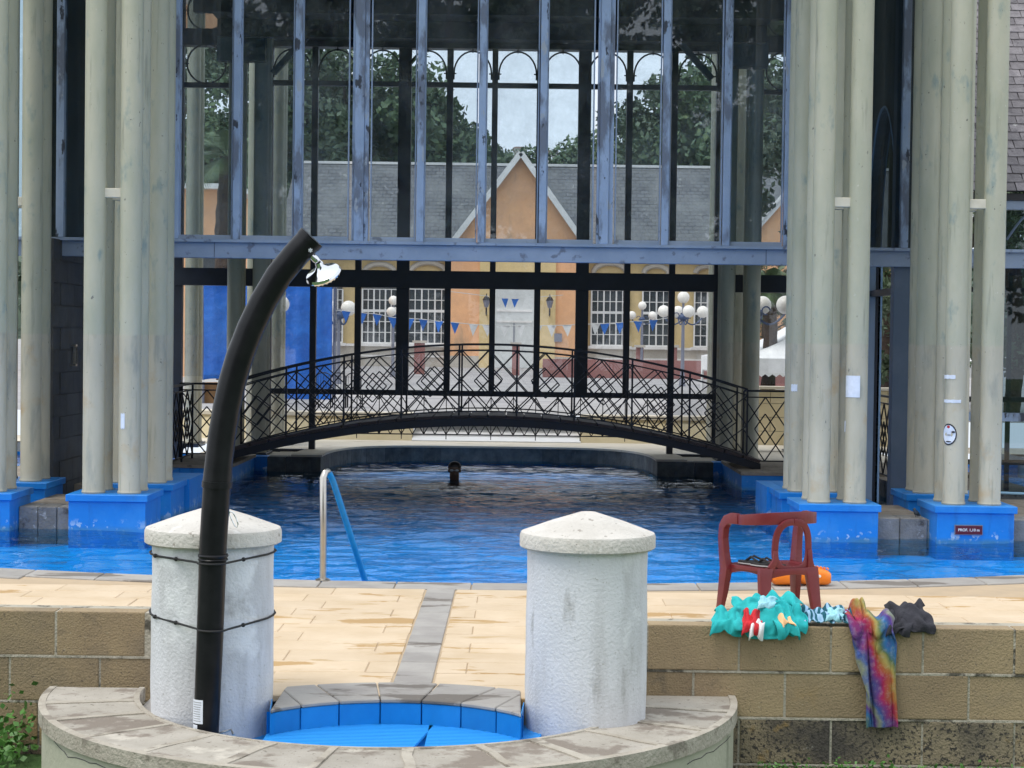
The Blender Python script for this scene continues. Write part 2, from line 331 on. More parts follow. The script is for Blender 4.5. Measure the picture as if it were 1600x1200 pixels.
m_terrace = M('terrace_stone', (.60,.54,.43), (.68,.62,.52), 2, rough=.9, layers=[((.36,.30,.2), 3, .6, .66, (.4,2,1))])
m_tan = M('tan_render_wall', (.56,.47,.29), (.64,.55,.36), 2, rough=.9, bump=.3, bscale=30)
m_paving = M('grey_paving', (.30,.29,.29), (.38,.37,.36), .6, rough=.9, layers=[((.22,.21,.22), .9, .55, .65, (.3,1.5,1))])
m_whiteslab = M('white_slab', (.74,.74,.73), (.8,.8,.8), 3, rough=.8)
m_grass = M('lawn_grass', (.035,.09,.018), (.06,.12,.03), 5, rough=.9, bump=1, bscale=80)
m_soil = M('dark_soil', (.045,.036,.025), (.07,.05,.035), 8, rough=1, bump=1, bscale=60)
m_peach = M('peach_render', (.80,.43,.22), (.85,.49,.27), .5, rough=.9, layers=[((.55,.36,.22), 1.2, .6, .7, (1,1,.3))])
m_yellow = M('yellow_render', (.66,.50,.24), (.72,.56,.30), .5, rough=.9)
m_base = M('stone_base_course', (.46,.42,.36), (.54,.50,.43), .8, rough=.9)
m_trim = M('white_trim', (.74,.72,.68), (.8,.78,.75), 2, rough=.7)
m_wframe = M('white_window_frame', (.78,.78,.76), None, rough=.6)
m_wpane = M('far_window_pane', (.05,.06,.065), (.09,.10,.11), 1.2, rough=.12)
m_door = M('pale_grey_door', (.60,.62,.60), (.66,.68,.66), 1, rough=.6)
m_maroonwall = M('maroon_brick', (.26,.12,.11), (.32,.15,.135), 1.5, rough=.9)
m_lampmetal = M('blue_lamp_metal', (.05,.08,.17), None, rough=.4)
m_greypost = M('grey_lamp_post', (.20,.21,.26), None, rough=.5)
m_globe = M('opal_globe', (.82,.78,.70), (.86,.83,.76), 2, rough=.3)
m_tarp = M('blue_tarpaulin', (.015,.14,.60), (.025,.20,.72), 2.2, rough=.5, bump=.6, bscale=4, bdist=.08)
m_marquee = M('white_marquee_cloth', (.80,.80,.78), (.72,.72,.70), 1.5, rough=.7)
m_flagb = M('blue_pennant', (.03,.17,.60), None, rough=.6); m_flagw = M('white_pennant', (.82,.82,.8), None, rough=.6)
m_string = M('pale_string', (.6,.6,.58), None, rough=.8)
m_bark = M('bark', (.09,.07,.05), (.05,.04,.03), 8, rough=1, bump=1, bscale=20)
m_palmbark = M('palm_bark', (.05,.035,.03), (.10,.07,.05), 9, rough=1, bump=1, bscale=12, bdist=.05)
m_leafd = M('dark_leaves', (.075,.11,.065), (.105,.15,.085), .5, rough=.6, layers=[((.09,.13,.045), 2.2, .58, .68)])  # this and the mid green are lightened in place of distance haze
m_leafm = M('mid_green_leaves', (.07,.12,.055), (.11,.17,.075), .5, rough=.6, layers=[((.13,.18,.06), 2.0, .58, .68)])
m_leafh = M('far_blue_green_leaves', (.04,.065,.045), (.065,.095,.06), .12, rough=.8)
m_palml = M('palm_leaves', (.06,.11,.04), (.14,.19,.09), 2, rough=.5)
m_ivy = M('ground_cover_leaves', (.05,.15,.025), (.11,.26,.05), 9, rough=.5)
m_hill = M('wooded_hill', (.05,.08,.06), (.09,.12,.08), .03, rough=1, bump=1, bscale=.3, bdist=2)
m_house = M('far_house_wall', (.55,.50,.46), None, rough=.9)
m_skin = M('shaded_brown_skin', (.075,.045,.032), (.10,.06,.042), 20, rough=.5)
m_hair = M('black_hair', (.012,.010,.010), None, rough=.5)
m_goggle = M('grey_goggles', (.35,.38,.40), None, rough=.2)
m_trunks = M('navy_swim_shorts', (.02,.03,.08), None, rough=.7)
m_bird = M('dark_feathers', (.035,.045,.06), (.08,.10,.11), 60, rough=.6)
m_sandal = M('black_foam', (.018,.018,.02), (.03,.03,.03), 40, rough=.7, bump=.5, bscale=200)
m_sole = M('pale_foam', (.55,.55,.53), None, rough=.8)
m_cyan = M('turquoise_terry', (.012,.40,.42), (.03,.50,.50), 9, rough=.95, bump=1, bscale=420, bdist=.003)
m_cyand = M('pale_cyan_terry', (.30,.62,.72), (.38,.70,.78), 9, rough=.95, bump=1, bscale=400, bdist=.003)
m_red = M('red_cloth', (.60,.02,.03), None, rough=.9, bump=.5, bscale=300); m_wcloth = M('white_cloth', (.78,.78,.78), None, rough=.9)
m_skinprint = M('apricot_cloth', (.85,.50,.25), None, rough=.9)
m_blackcloth = M('black_cloth', (.018,.018,.024), (.035,.034,.045), 12, rough=.9, bump=.4, bscale=150)
m_yellowtoy = M('yellow_rubber', (.75,.62,.10), None, rough=.5)
m_pipe = M('pale_blue_hose', (.30,.52,.70), None, rough=.4)

def slate_mat(name, sx, rw=.3, rh=.15):
    m, t, b = newmat(name); tc = N(t, 'NewGeometry'); mp = N(t, 'Mapping'); mp.inputs['Rotation'].default_value = (R(90), 0, 0)
    t.links.new(tc.outputs['Position'], mp.inputs[0])
    bk = N(t, 'TexBrick'); bk.inputs['Scale'].default_value = sx; bk.inputs['Brick Width'].default_value = rw; bk.inputs['Row Height'].default_value = rh
    bk.inputs['Mortar Size'].default_value = .02; bk.inputs['Color1'].default_value = (.10,.10,.105,1); bk.inputs['Color2'].default_value = (.145,.145,.15,1); bk.inputs['Mortar'].default_value = (.05,.05,.055,1)
    t.links.new(mp.outputs[0], bk.inputs['Vector'])
    c = mixc(t, noisemask(t, tc.outputs['Position'], .8, .4, .7, stretch=(1,1,.2), detail=10), bk.outputs['Color'], (.19,.19,.185))
    c = mixc(t, noisemask(t, tc.outputs['Position'], 3, .62, .70, detail=10), c, (.26,.26,.24))
    t.links.new(c, b.inputs['Base Color']); b.inputs['Roughness'].default_value = .6
    bp = N(t, 'Bump'); bp.inputs['Strength'].default_value = .5; bp.inputs['Distance'].default_value = .05; t.links.new(bk.outputs['Fac'], bp.inputs['Height']); bp.invert = True; t.links.new(bp.outputs[0], b.inputs['Normal'])
    return m
m_slatefar = slate_mat('far_slate_roof', 1.0)
m_slate = M('old_slate', (.15,.135,.145), (.23,.21,.22), 12, rough=.6, rnd=.25, bump=.6, bscale=40, layers=[((.38,.37,.36), 16, .66, .72), ((.05,.045,.05), 9, .62, .7)])

def water_mat():
    m, t, b = newmat('pool_water'); t.nodes.remove(b); out = t.nodes['Material Output']
    pos = N(t, 'NewGeometry').outputs['Position']
    def nz(sc, st, d=2, ds=.4):
        mp = N(t, 'Mapping'); mp.inputs['Scale'].default_value = st; t.links.new(pos, mp.inputs[0])
        n = N(t, 'TexNoise'); n.inputs['Scale'].default_value = sc; n.inputs['Detail'].default_value = d; n.inputs['Distortion'].default_value = ds; t.links.new(mp.outputs[0], n.inputs['Vector']); return n.outputs['Fac']
    a = nz(1.5, (1,1.25,1), 3, .6); c = nz(5.5, (1,1.15,1), 3, .8); d = nz(17, (1,1,1), 2)
    m1 = N(t, 'Math', operation='MULTIPLY_ADD'); m1.inputs[1].default_value = .34; t.links.new(c, m1.inputs[0]); t.links.new(a, m1.inputs[2])
    ad = N(t, 'Math', operation='MULTIPLY_ADD'); ad.inputs[1].default_value = .07; t.links.new(d, ad.inputs[0]); t.links.new(m1.outputs[0], ad.inputs[2])
    bp = N(t, 'Bump'); bp.inputs['Strength'].default_value = 1; bp.inputs['Distance'].default_value = .035; t.links.new(ad.outputs[0], bp.inputs['Height'])
    tr = N(t, 'BsdfTransparent'); tr.inputs[0].default_value = (.62,.86,.97,1)
    gl = N(t, 'BsdfGlossy'); gl.inputs['Roughness'].default_value = .02; t.links.new(bp.outputs[0], gl.inputs['Normal'])
    fr = N(t, 'Fresnel'); fr.inputs[0].default_value = 1.33; t.links.new(bp.outputs[0], fr.inputs['Normal'])
    mu = N(t, 'Math', operation='MULTIPLY'); mu.inputs[1].default_value = .82; mu.use_clamp = True; t.links.new(fr.outputs[0], mu.inputs[0])
    mx = N(t, 'MixShader'); t.links.new(mu.outputs[0], mx.inputs[0]); t.links.new(tr.outputs[0], mx.inputs[1]); t.links.new(gl.outputs[0], mx.inputs[2])
    t.links.new(mx.outputs[0], out.inputs['Surface']); return m
m_water = water_mat()

def rainbow_mat():
    m, t, b = newmat('rainbow_towel_cloth'); pos = N(t, 'NewGeometry').outputs['Position']
    mp = N(t, 'Mapping'); mp.inputs['Rotation'].default_value = (0, R(24), 0); t.links.new(pos, mp.inputs[0])
    n = N(t, 'TexNoise'); n.inputs['Scale'].default_value = 8; n.inputs['Detail'].default_value = 3; t.links.new(pos, n.inputs['Vector'])
    sp = N(t, 'SeparateXYZ'); t.links.new(mp.outputs[0], sp.inputs[0])
    k = N(t, 'Math', operation='MULTIPLY'); k.inputs[1].default_value = 4.2; t.links.new(sp.outputs['X'], k.inputs[0])
    k2 = N(t, 'Math', operation='MULTIPLY_ADD'); k2.inputs[1].default_value = .8; t.links.new(n.outputs['Fac'], k2.inputs[0]); t.links.new(k.outputs[0], k2.inputs[2])
    fr = N(t, 'Math', operation='FRACT'); t.links.new(k2.outputs[0], fr.inputs[0])
    cr = N(t, 'ValToRGB'); e = cr.color_ramp; cols = [(.04,.08,.26),(.16,.04,.20),(.34,.015,.07),(.38,.11,.03),(.38,.31,.09),(.10,.16,.07),(.03,.16,.38),(.10,.03,.24),(.22,.25,.16),(.05,.10,.34)]
    while len(e.elements) < len(cols): e.elements.new(.5)
    for i, c in enumerate(cols): e.elements[i].position = i/(len(cols)-1); e.elements[i].color = (*c, 1)
    t.links.new(fr.outputs[0], cr.inputs[0])
    c = mixc(t, noisemask(t, pos, 60, .5, .62), cr.outputs[0], (.55,.5,.5)); c = mixc(t, .15, cr.outputs[0], c)
    t.links.new(c, b.inputs['Base Color']); b.inputs['Roughness'].default_value = .95
    nb = N(t, 'TexNoise'); nb.inputs['Scale'].default_value = 350; t.links.new(pos, nb.inputs['Vector']); bp = N(t, 'Bump'); bp.inputs['Strength'].default_value = .8; bp.inputs['Distance'].default_value = .003
    t.links.new(nb.outputs['Fac'], bp.inputs['Height']); t.links.new(bp.outputs[0], b.inputs['Normal']); return m
m_rainbow = rainbow_mat()
def stripe_mat():
    m, t, b = newmat('teal_and_pale_print'); pos = N(t, 'NewGeometry').outputs['Position']
    w_ = N(t, 'TexWave'); w_.inputs['Scale'].default_value = 14; w_.inputs['Distortion'].default_value = 6; t.links.new(pos, w_.inputs['Vector'])
    r = N(t, 'MapRange'); r.inputs[1].default_value = .4; r.inputs[2].default_value = .5; t.links.new(w_.outputs['Fac'], r.inputs[0])
    c = mixc(t, r.outputs[0], (.30,.48,.66), (.01,.10,.14)); t.links.new(c, b.inputs['Base Color']); b.inputs['Roughness'].default_value = .9; return m
m_stripe = stripe_mat()

# ------------------------------------------------------------------ key dimensions
CX = -.335                    # axis of the pavilion
DW = -.167                    # water level
FN, FF = 16.10, 21.80         # near and far glazed fronts

# ------------------------------------------------------------------ the setting
g = MB(); g.box(-40, 40, -60, 7.40, -1.2, -.35); struct('lawn', g, m_grass)
g = MB(); g.box(-60, -6.5, 7.62, 24.4, -1.2, -.03); g.box(6.5, 60, 7.62, 24.4, -1.2, -.03); struct('side_ground', g, m_paving)
g = MB(); g.add([(-1500,27.0,.35),(1500,27.0,.35),(1500,2500,.35),(-1500,2500,.35)], [(0,1,2,3)])
g.add([(-1500,24.42,.35),(-6,24.42,.35),(-6,27,.35),(-1500,27,.35)], [(0,1,2,3)]); g.add([(6,24.42,.35),(1500,24.42,.35),(1500,27,.35),(6,27,.35)], [(0,1,2,3)])
g.add([(-6,24.75,.35),(6,24.75,.35),(6,27,.35),(-6,27,.35)], [(0,1,2,3)])
struct('paved_ground', g, m_paving)
# pool shell
g = MB(); g.add([(-7,9.9,-.30),(7,9.9,-.30),(7,23.2,-.30),(-7,23.2,-.30)], [(0,1,2,3)])
g.add([(-7,23.2,-1.25),(7,23.2,-1.25),(7,23.2,-.14),(-7,23.2,-.14)], [(0,1,2,3)])
g.add([(-7,9.9,-1.25),(-7,23.2,-1.25),(-7,23.2,-.05),(-7,9.9,-.05)], [(0,1,2,3)]); g.add([(7,9.9,-1.25),(7,23.2,-1.25),(7,23.2,-.05),(7,9.9,-.05)], [(0,1,2,3)])
struct('pool_basin', g, m_poolfloor)
nx_, ny_ = 330, 400
xg = np.linspace(-7, 7, nx_+1); yg = np.linspace(9.9, 23.2, ny_+1); GX, GY = np.meshgrid(xg, yg); GZ = np.zeros_like(GX)
for k in range(60):
    lam = .13*(9.0**rng.uniform(0,1)); th_ = rng.normal(math.pi/2, .75); kk_ = 2*math.pi/lam
    mod = .6+.4*np.sin(GX*rng.uniform(.3,1.2)+GY*rng.uniform(.3,1.2)+rng.uniform(0,6))
    GZ += mod*.0030*lam**.85*3.2*.31*np.sin(kk_*(GX*math.cos(th_)+GY*math.sin(th_))+rng.uniform(0,6.28))
wv = np.stack([GX, GY, DW+GZ], -1).reshape(-1,3); ii = (np.arange(ny_)[:,None]*(nx_+1)+np.arange(nx_)[None,:]).ravel(); fq = np.stack([ii, ii+1, ii+nx_+2, ii+nx_+1], 1)
me = bpy.data.meshes.new('pool_water'); me.vertices.add(len(wv)); me.vertices.foreach_set('co', wv.ravel()); me.loops.add(fq.size); me.loops.foreach_set('vertex_index', fq.ravel().astype(np.int32)); me.polygons.add(len(fq)); me.polygons.foreach_set('loop_start', np.arange(0, fq.size, 4)); me.update(calc_edges=True)
me.polygons.foreach_set('use_smooth', [True]*len(me.polygons)); me.materials.append(m_water); o = bpy.data.objects.new('pool_water', me); col.objects.link(o); o['kind'] = 'structure'

# near pool edge, slightly curved
def edgeD(x): return 10.22 + .055*(x - CX + .1)**2 if abs(x) < 7.5 else 13
XPL, XPR = at(332,1000,7.0).x, at(916,1000,7.0).x
deck = thing('pool_deck', None, None, (0, 8.6, 0), kind='structure')
g = MB(); n = 28; xs = [-6.5 + 13*i/n for i in range(n+1)]
g.slab([(-6.5,7.49),(XPL,7.49),(XPL,7.0),(XPR,7.0),(XPR,7.49),(6.5,7.49)] + [(x, edgeD(x)-.03) for x in reversed(xs)], -1.24, -.005); part('deck_bed', g, m_deckjoint, deck)
XS = gz(643,1070,0).x
pv = MB(); pv.box(-.2493,.2493,-.1232,.1232,-.03,0); pvm = pv.mesh('paver', bevel=.004, seg=1); pvm.materials.append(m_deck)
cnt = 0; used_edge = MB()
sx0, sx1 = gz(612,1070,0).x, gz(675,1070,0).x
for j in range(12):
    y = 7.09 + .25*j
    for side in (-1, 1):
        base = sx0 - .006 if side < 0 else sx1 + .006
        for i in range(9):
            x = base + side*(.25 + .5*i + (0 if j % 2 else .125))
            if abs(x) > 4.4: continue
            if j < 2 and not (XPL-.02 < x-.25 and x+.25 < XPR+.02): continue
            inst('paver', pvm, deck, (x, y, random.uniform(-.0015,.0015)), (random.uniform(-.003,.003),random.uniform(-.003,.003),0))
        if j % 2 == 0:                              # half stones beside the grey strip
            hx0, hx1 = (base - .121, base) if side < 0 else (base, base + .121)
            used_edge.box(hx0, hx1, y-.122, y+.122, -.03, -.001)
part('cut_pavers', used_edge, m_deck, deck, kind='stuff')
for j in range(13):
    g = MB(); y = 7.0 + .235*j; g.box(sx0+.003, sx1-.003, y+.003, y+.232, -.03, .001 + .001*(j % 2)); part('strip_slab', g, m_greystone, deck, bevel=.003, seg=1)
# pool edge coping stones
for i in range(26):
    x0, x1 = -5.4 + .43*i, -5.4 + .43*(i+1) - .006
    wd = .26 + .12*max(0, (i-13)/13) + (.1 if i < 6 else 0)
    g = MB(); g.slab([(x0, edgeD(x0)-wd), (x1, edgeD(x1)-wd), (x1, edgeD(x1)), (x0, edgeD(x0))], -.16, .004); part('coping_stone', g, m_greystone, deck, bevel=.004, seg=1)
# blue band under the coping
g = MB(); g.grid(lambda u, v: (-6.5+13*u, edgeD(-6.5+13*u)-.02, -1.25+1.12*v), 28, 1); part('edge_lining', g, m_poolfloor, deck)

# ------------------------------------------------------------------ parapet of concrete blocks
def blockwall(name, label, D, x_start, x_end, offs, darkrow=2, zt=.24, far=False):
    root = thing(name, label, 'wall', ((x_start+x_end)/2, D, -.35))
    g = MB(); g.box(x_start+.005, x_end-.005, D+.004, D+.19, -.8, zt-.004); part('mortar_bed', g, m_mortar, root)
    for r_ in range(1, 4): part('mortar_joint', MB().box(x_start+.01, x_end-.01, D-.0015, D+.02, zt-.19*r_-.0045, zt-.19*r_+.0035), m_mortar, root)
    H, L = .190, .376
    for r_ in range(4):
        z1 = zt - H*r_; x = offs[r_ % len(offs)]
        while x > x_start: x -= L
        while x < x_end:
            a, b = max(x+.004, x_start), min(x+L-.004, x_end)
            if b-a > .03:
                g = MB(); g.box(a, b, D+random.uniform(-.003,.003), D+.1, z1-H+.005, z1-(.003 if r_ else 0))
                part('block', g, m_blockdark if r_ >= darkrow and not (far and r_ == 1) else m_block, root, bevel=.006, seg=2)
            x += L
    return root
xR0 = at(1004, 1000, 7.31).x; xL1 = at(238, 1000, 7.45).x
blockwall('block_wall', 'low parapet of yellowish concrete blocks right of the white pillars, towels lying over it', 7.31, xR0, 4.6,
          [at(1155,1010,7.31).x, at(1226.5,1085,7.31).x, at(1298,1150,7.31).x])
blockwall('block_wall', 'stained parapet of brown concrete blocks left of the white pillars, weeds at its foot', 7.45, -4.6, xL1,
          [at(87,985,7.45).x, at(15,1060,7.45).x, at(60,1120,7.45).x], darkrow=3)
# cheek slabs that close the ends of the parapets behind the pillars
# ------------------------------------------------------------------ semicircular footbath in front
RX, RY, RI, RO, RZ = at(613,1085,7.31).x, 7.31, 1.016, 1.402, -.05
bath = thing('footbath', 'semicircular footbath with broad stone rim between the two white pillars', 'footbath', (RX, RY-.9, -.35))
g = MB(); g.lathe([(RO-.012,-.8),(RO-.012,RZ-.045),(RI+.01,RZ-.045),(RI+.01,-.8)], (RX,RY,0), 64, math.pi, 2*math.pi); part('rim_wall', g, m_plaster, bath, smooth=True)
NS = 13
for i in range(NS):
    a0, a1 = math.pi*(1+i/NS)+.0015, math.pi*(1+(i+1)/NS)-.0015
    if i == 0: a0 = math.pi
    if i == NS-1: a1 = 2*math.pi
    g = MB(); k = 6
    pts = [(RX+RO*math.cos(a0+(a1-a0)*j/k), RY+RO*math.sin(a0+(a1-a0)*j/k)) for j in range(k+1)] + [(RX+(RI-.004)*math.cos(a1-(a1-a0)*j/k), RY+(RI-.004)*math.sin(a1-(a1-a0)*j/k)) for j in range(k+1)]
    g.slab(pts, RZ-.05, RZ+random.uniform(-.002,.002)); part('rim_stone', g, m_ringstone, bath, bevel=.004, seg=2)
for i in range(1, NS):
    a = math.pi*(1+i/NS) + random.uniform(-.02,.02); d = Vector((math.cos(a), math.sin(a), 0)); n_ = Vector((-d.y, d.x, 0)); c_ = Vector((RX, RY, 0)); w1_, w2_ = random.uniform(.010,.022), random.uniform(.012,.03)
    pts = [c_+d*(RI+.01)-n_*w1_, c_+d*(RI+.13)-n_*w2_*.8, c_+d*(RI+.26)-n_*w1_*1.1, c_+d*(RO-.015)-n_*w2_, c_+d*(RO-.015)+n_*w1_, c_+d*(RI+.25)+n_*w2_*.7, c_+d*(RI+.12)+n_*w1_, c_+d*(RI+.01)+n_*w2_]
    part('mortar_joint', MB().slab([p[:2] for p in pts], RZ-.01, RZ+.0045), m_palemortar, bath, bevel=.001, seg=1)
g = MB(); g.lathe([(RI-.001,RZ-.012),(RI-.001,RZ+.004),(RI+.020,RZ+.005),(RI+.024,RZ-.01)], (RX,RY,0), 64, math.pi, 2*math.pi); part('inner_lip', g, m_palemortar, bath)
g = MB(); g.lathe([(RO-.030,RZ-.01),(RO-.026,RZ+.005),(RO+.002,RZ+.003),(RO+.002,RZ-.055)], (RX,RY,0), 64, math.pi, 2*math.pi); part('outer_lip', g, m_palemortar, bath)
def oncyl(px, py, r=RO-.0115):
    d = ray(px, py); o = CAM; a = d.x**2+d.y**2; b = 2*(d.x*(o.x-RX)+d.y*(o.y-RY)); c = (o.x-RX)**2+(o.y-RY)**2-r*r; q = b*b-4*a*c
    return o+d*((-b-math.sqrt(max(q,0)))/(2*a))
for ln in (((80,1150),(86,1160),(93,1168),(101,1175),(106,1183),(120,1184),(132,1188),(140,1192),(150,1193),(163,1199),(175,1206)), ((1074,1194),(1083,1188),(1096,1184),(1104,1177),(1115,1174),(1124,1166),(1134,1158),(1141,1150))):
    part('crack', MB().tube([oncyl(*p) for p in ln], .0016, 5), m_blackprint, bath)
g = MB(); g.lathe([(RI+.008,RZ-.004),(RO-.02,RZ-.004)], (RX,RY,0), 48, math.pi, 2*math.pi); part('rim_mortar', g, m_mortar, bath)
# back arc of the bath, cut into the deck
BXc, BYc, BRi, BRo = -.442, 6.88-.60, .60, .94
def backarc(r, a): return (min(.030, max(-.905, BXc+r*math.cos(a))), BYc+r*math.sin(a))
nb = 7
for i in range(nb):
    a0, a1 = R(36)+R(106)*i/nb+.005, R(36)+R(106)*(i+1)/nb-.003
    g = MB(); k = 4
    g.slab([backarc(BRo, a0+(a1-a0)*j/k) for j in range(k+1)] + [backarc(BRi, a1-(a1-a0)*j/k) for j in range(k+1)], -.010, .006); part('coping_stone', g, m_greystone, bath, bevel=.004, seg=1)
    g = MB(); g.slab([backarc(BRi+.03, a0+(a1-a0)*j/k) for j in range(k+1)] + [backarc(BRi+.004, a1-(a1-a0)*j/k) for j in range(k+1)], -.17, -.011); part('wall_tile', g, m_tubblue, bath, bevel=.002, seg=1)
g = MB(); g.lathe([(BRi+.028,-.2),(BRi+.028,-.01)], (BXc,BYc,0), 40, R(40), R(140)); part('wall_lining', g, m_tubblue, bath)
g = MB(); g.slab([(RX-.98,RY-.2),(RX+.98,RY-.2)] + [(RX+1.01*math.cos(-a), RY+1.01*math.sin(-a)) for a in [math.pi*j/24 for j in range(2,23)]], -.22, -.125); part('bath_floor', g, m_tubblue, bath)
for s_, ex, an_ in ((-1, -.905, 140), (1, .030, 39)):
    e_ = (ex, BYc+BRi*math.sin(R(an_))); px_ = -.925 if s_ < 0 else .040
    part('end_wall', MB().slab([e_, (px_, 6.86), (px_+s_*.004, 6.86), (e_[0]+s_*.004, e_[1])], -.2, .004), m_tubblue, bath)
for gx0, gx1, sk in ((gz(425,1150,-.1).x, gz(650,1150,-.1).x, .0), (gz(676,1150,-.1).x, gz(830,1150,-.1).x, .0)):
    g = MB()
    for j in range(26):
        y = 6.28 + .024*j
        t = (y-6.28)/.6
        g.box(gx0-.02+.00*t, gx1+.09*t-.03, y, y+.017, -.103, -.092)
    for q in (.1,.5,.9): g.box(gx0+(gx1-gx0)*q, gx0+(gx1-gx0)*q+.015, 6.27, 6.88, -.118, -.104)
    part('floor_grating', g, m_slat, bath, kind='stuff')
part('corner_fill', MB().box(RX-1.0, XPL, 6.75, 7.44, -.5, -.10), m_greystone, bath); part('corner_fill', MB().box(XPR, RX+1.0, 6.75, 7.30, -.5, -.10), m_greystone, bath)

# ------------------------------------------------------------------ white pillars
def pillar(px, label, D):
    x = at(px, 1000, D).x; root = thing('white_pillar', label, 'pillar', (x, D, -.1), 'white pillars beside the footbath')
    r = .2335
    g = MB(); prof = [(r,-.34)] + [(r+.0015*math.sin(9*z)+.001*math.sin(23*z), z) for z in [(-.3+.07*i) for i in range(13)]] + [(r,.625),(0,.625)]
    g.lathe(prof, (x,D,0), 48); part('shaft', g, m_white, root, smooth=True)
    g = MB(); g.lathe([(0,.60),(.252,.60),(.262,.607),(.262,.648),(.257,.660),(.14,.703),(.03,.738),(0,.741)], (x,D,0), 48); part('cap', g, m_cap, root, smooth=True)
    return root, x
PD = 6.9
p_left, xpl = pillar(332, 'white rendered pillar with conical cap, black shower pipe strapped to it', PD)
p_right, xpr = pillar(916, 'white rendered pillar with conical cap standing free beside the block parapet', PD)

# ------------------------------------------------------------------ shower
SDp = 6.60
sh = thing('outdoor_shower', 'curved black outdoor shower pipe with chrome head in front of left white pillar', 'shower', at(321,1150,SDp))
cl = [(321,1190),(322,1142),(328,1000),(333,850),(337,790),(339,757)]
c2 = [(339,757),(342,722),(347,680),(354,638),(363,597),(375,556),(391,514),(411,472),(436,430),(462,398),(487,371)]
g = MB(); g.tube([at(x,y,SDp) for x, y in cl], [.0475,.0475,.0495,.051,.0515,.0515], 24); part('lower_pipe', g, m_black, sh, smooth=True)
P = [at(x,y,SDp) for x, y in c2]; g = MB(); g.tube(P, [.054,.0515,.0515,.0515,.0515,.0515,.051,.051,.0505,.050,.050], 24)
g.tube([P[-1]-(P[-1]-P[-2])*.25, P[-1]+(P[-1]-P[-2])*.02], .0525, 24); part('curved_pipe', g, m_black, sh, smooth=True)
g = MB(); g.tube([at(339,762,SDp), at(339.5,752,SDp)], .0565, 24); part('joint_ring', g, m_black, sh, smooth=True)
g = MB(); nk = at(489,399,SDp); g.tube([at(480,393,SDp), at(486,398,SDp), at(493,405,SDp), at(499,411,SDp)], [.011,.011,.014,.010], 14)
g.sphere(at(499,413,SDp), .016); part('ball_joint', g, m_chrome, sh, smooth=True)
hp = at(505,428,SDp); ax = Vector((-.38,-.62,1)).normalized(); q = ax.to_track_quat('Z','Y').to_matrix()
g = MB(); g.lathe([(0,.052),(.010,.050),(.013,.038),(.026,.022),(.046,.012),(.064,.006),(.068,-.004),(.062,-.012),(0,-.012)], (0,0,0), 36)
g.v = [tuple(hp + q @ Vector(v)) for v in g.v]; hd = part('shower_head', g, m_chrome, sh, smooth=True)
g = MB()
for k in range(22):
    a = 2*math.pi*k/22; c = hp + q @ Vector((.057*math.cos(a), .057*math.sin(a), -.014)); g.sphere(c, .0035, 6, 4)
part('nozzles', g, m_chrome, hd, kind='stuff')
# small white mark near the end, label plates at the foot, clip
o_ = at(485,391,SDp-.056); g = MB()
for a in (0, 60, 120):
    d = Vector((math.cos(R(a+30)),0,math.sin(R(a+30))))*.008; g.bar(o_-d, o_+d, .003)
part('white_star_mark', g, m_paper, sh)
def wrap(cx, cy, r, a0, a1, z0, z1, tilt=0, n=10):
    return MB().grid(lambda u, v: (cx + r*math.sin(a0+(a1-a0)*u), cy - r*math.cos(a0+(a1-a0)*u), z0+(z1-z0)*v), n, 1)
bc = at(322,1108,SDp)
g = wrap(bc.x, bc.y, .0495, R(-62), R(-4), at(310,1127,SDp).z, at(310,1090,SDp).z); plate = part('label_plate', g, m_paper, sh)
g = MB()
for k in range(9):
    z = at(310,1094+3.6*k,SDp).z; g.add(wrap(bc.x, bc.y, .0502, R(-56), R(-10-random.random()*8), z-.0014, z+.0014).v, wrap(bc.x, bc.y, .0502, R(-56), R(-10), z-.0014, z+.0014).f)
part('fine_print', g, m_greyprint, plate, kind='stuff')
g = wrap(bc.x, bc.y, .0495, R(-60), R(-30), at(310,1139,SDp).z, at(310,1129,SDp).z); part('small_plate', g, m_paper, sh)
g = MB(); cp = [at(x,y,SDp-.03) for x, y in ((359,799),(364,801),(369,810),(372,819),(370,824),(367,822),(362,812),(359,804))]
g.tube(cp + [cp[0]], .0022, 8); part('snap_hook', g, m_chrome, sh, smooth=True)
g = MB(); z_ = at(333,868,SDp).z; g.lathe([(.054,-.006),(.057,0),(.054,.006)], (at(333,868,SDp).x, SDp, z_), 28); g.lathe([(.0535,-.003),(.056,.0),(.0535,.003)], (at(333,872,SDp).x, SDp, z_-.014), 28); part('pipe_clamp', g, m_black, sh, smooth=True)
g = MB(); pw = [at(342,1146,6.62), at(352,1143,6.62), at(361,1140,6.62), at(365,1148,6.6)]; g.tube(pw, .004, 8); part('water_feed', g, m_inox, sh, smooth=True)
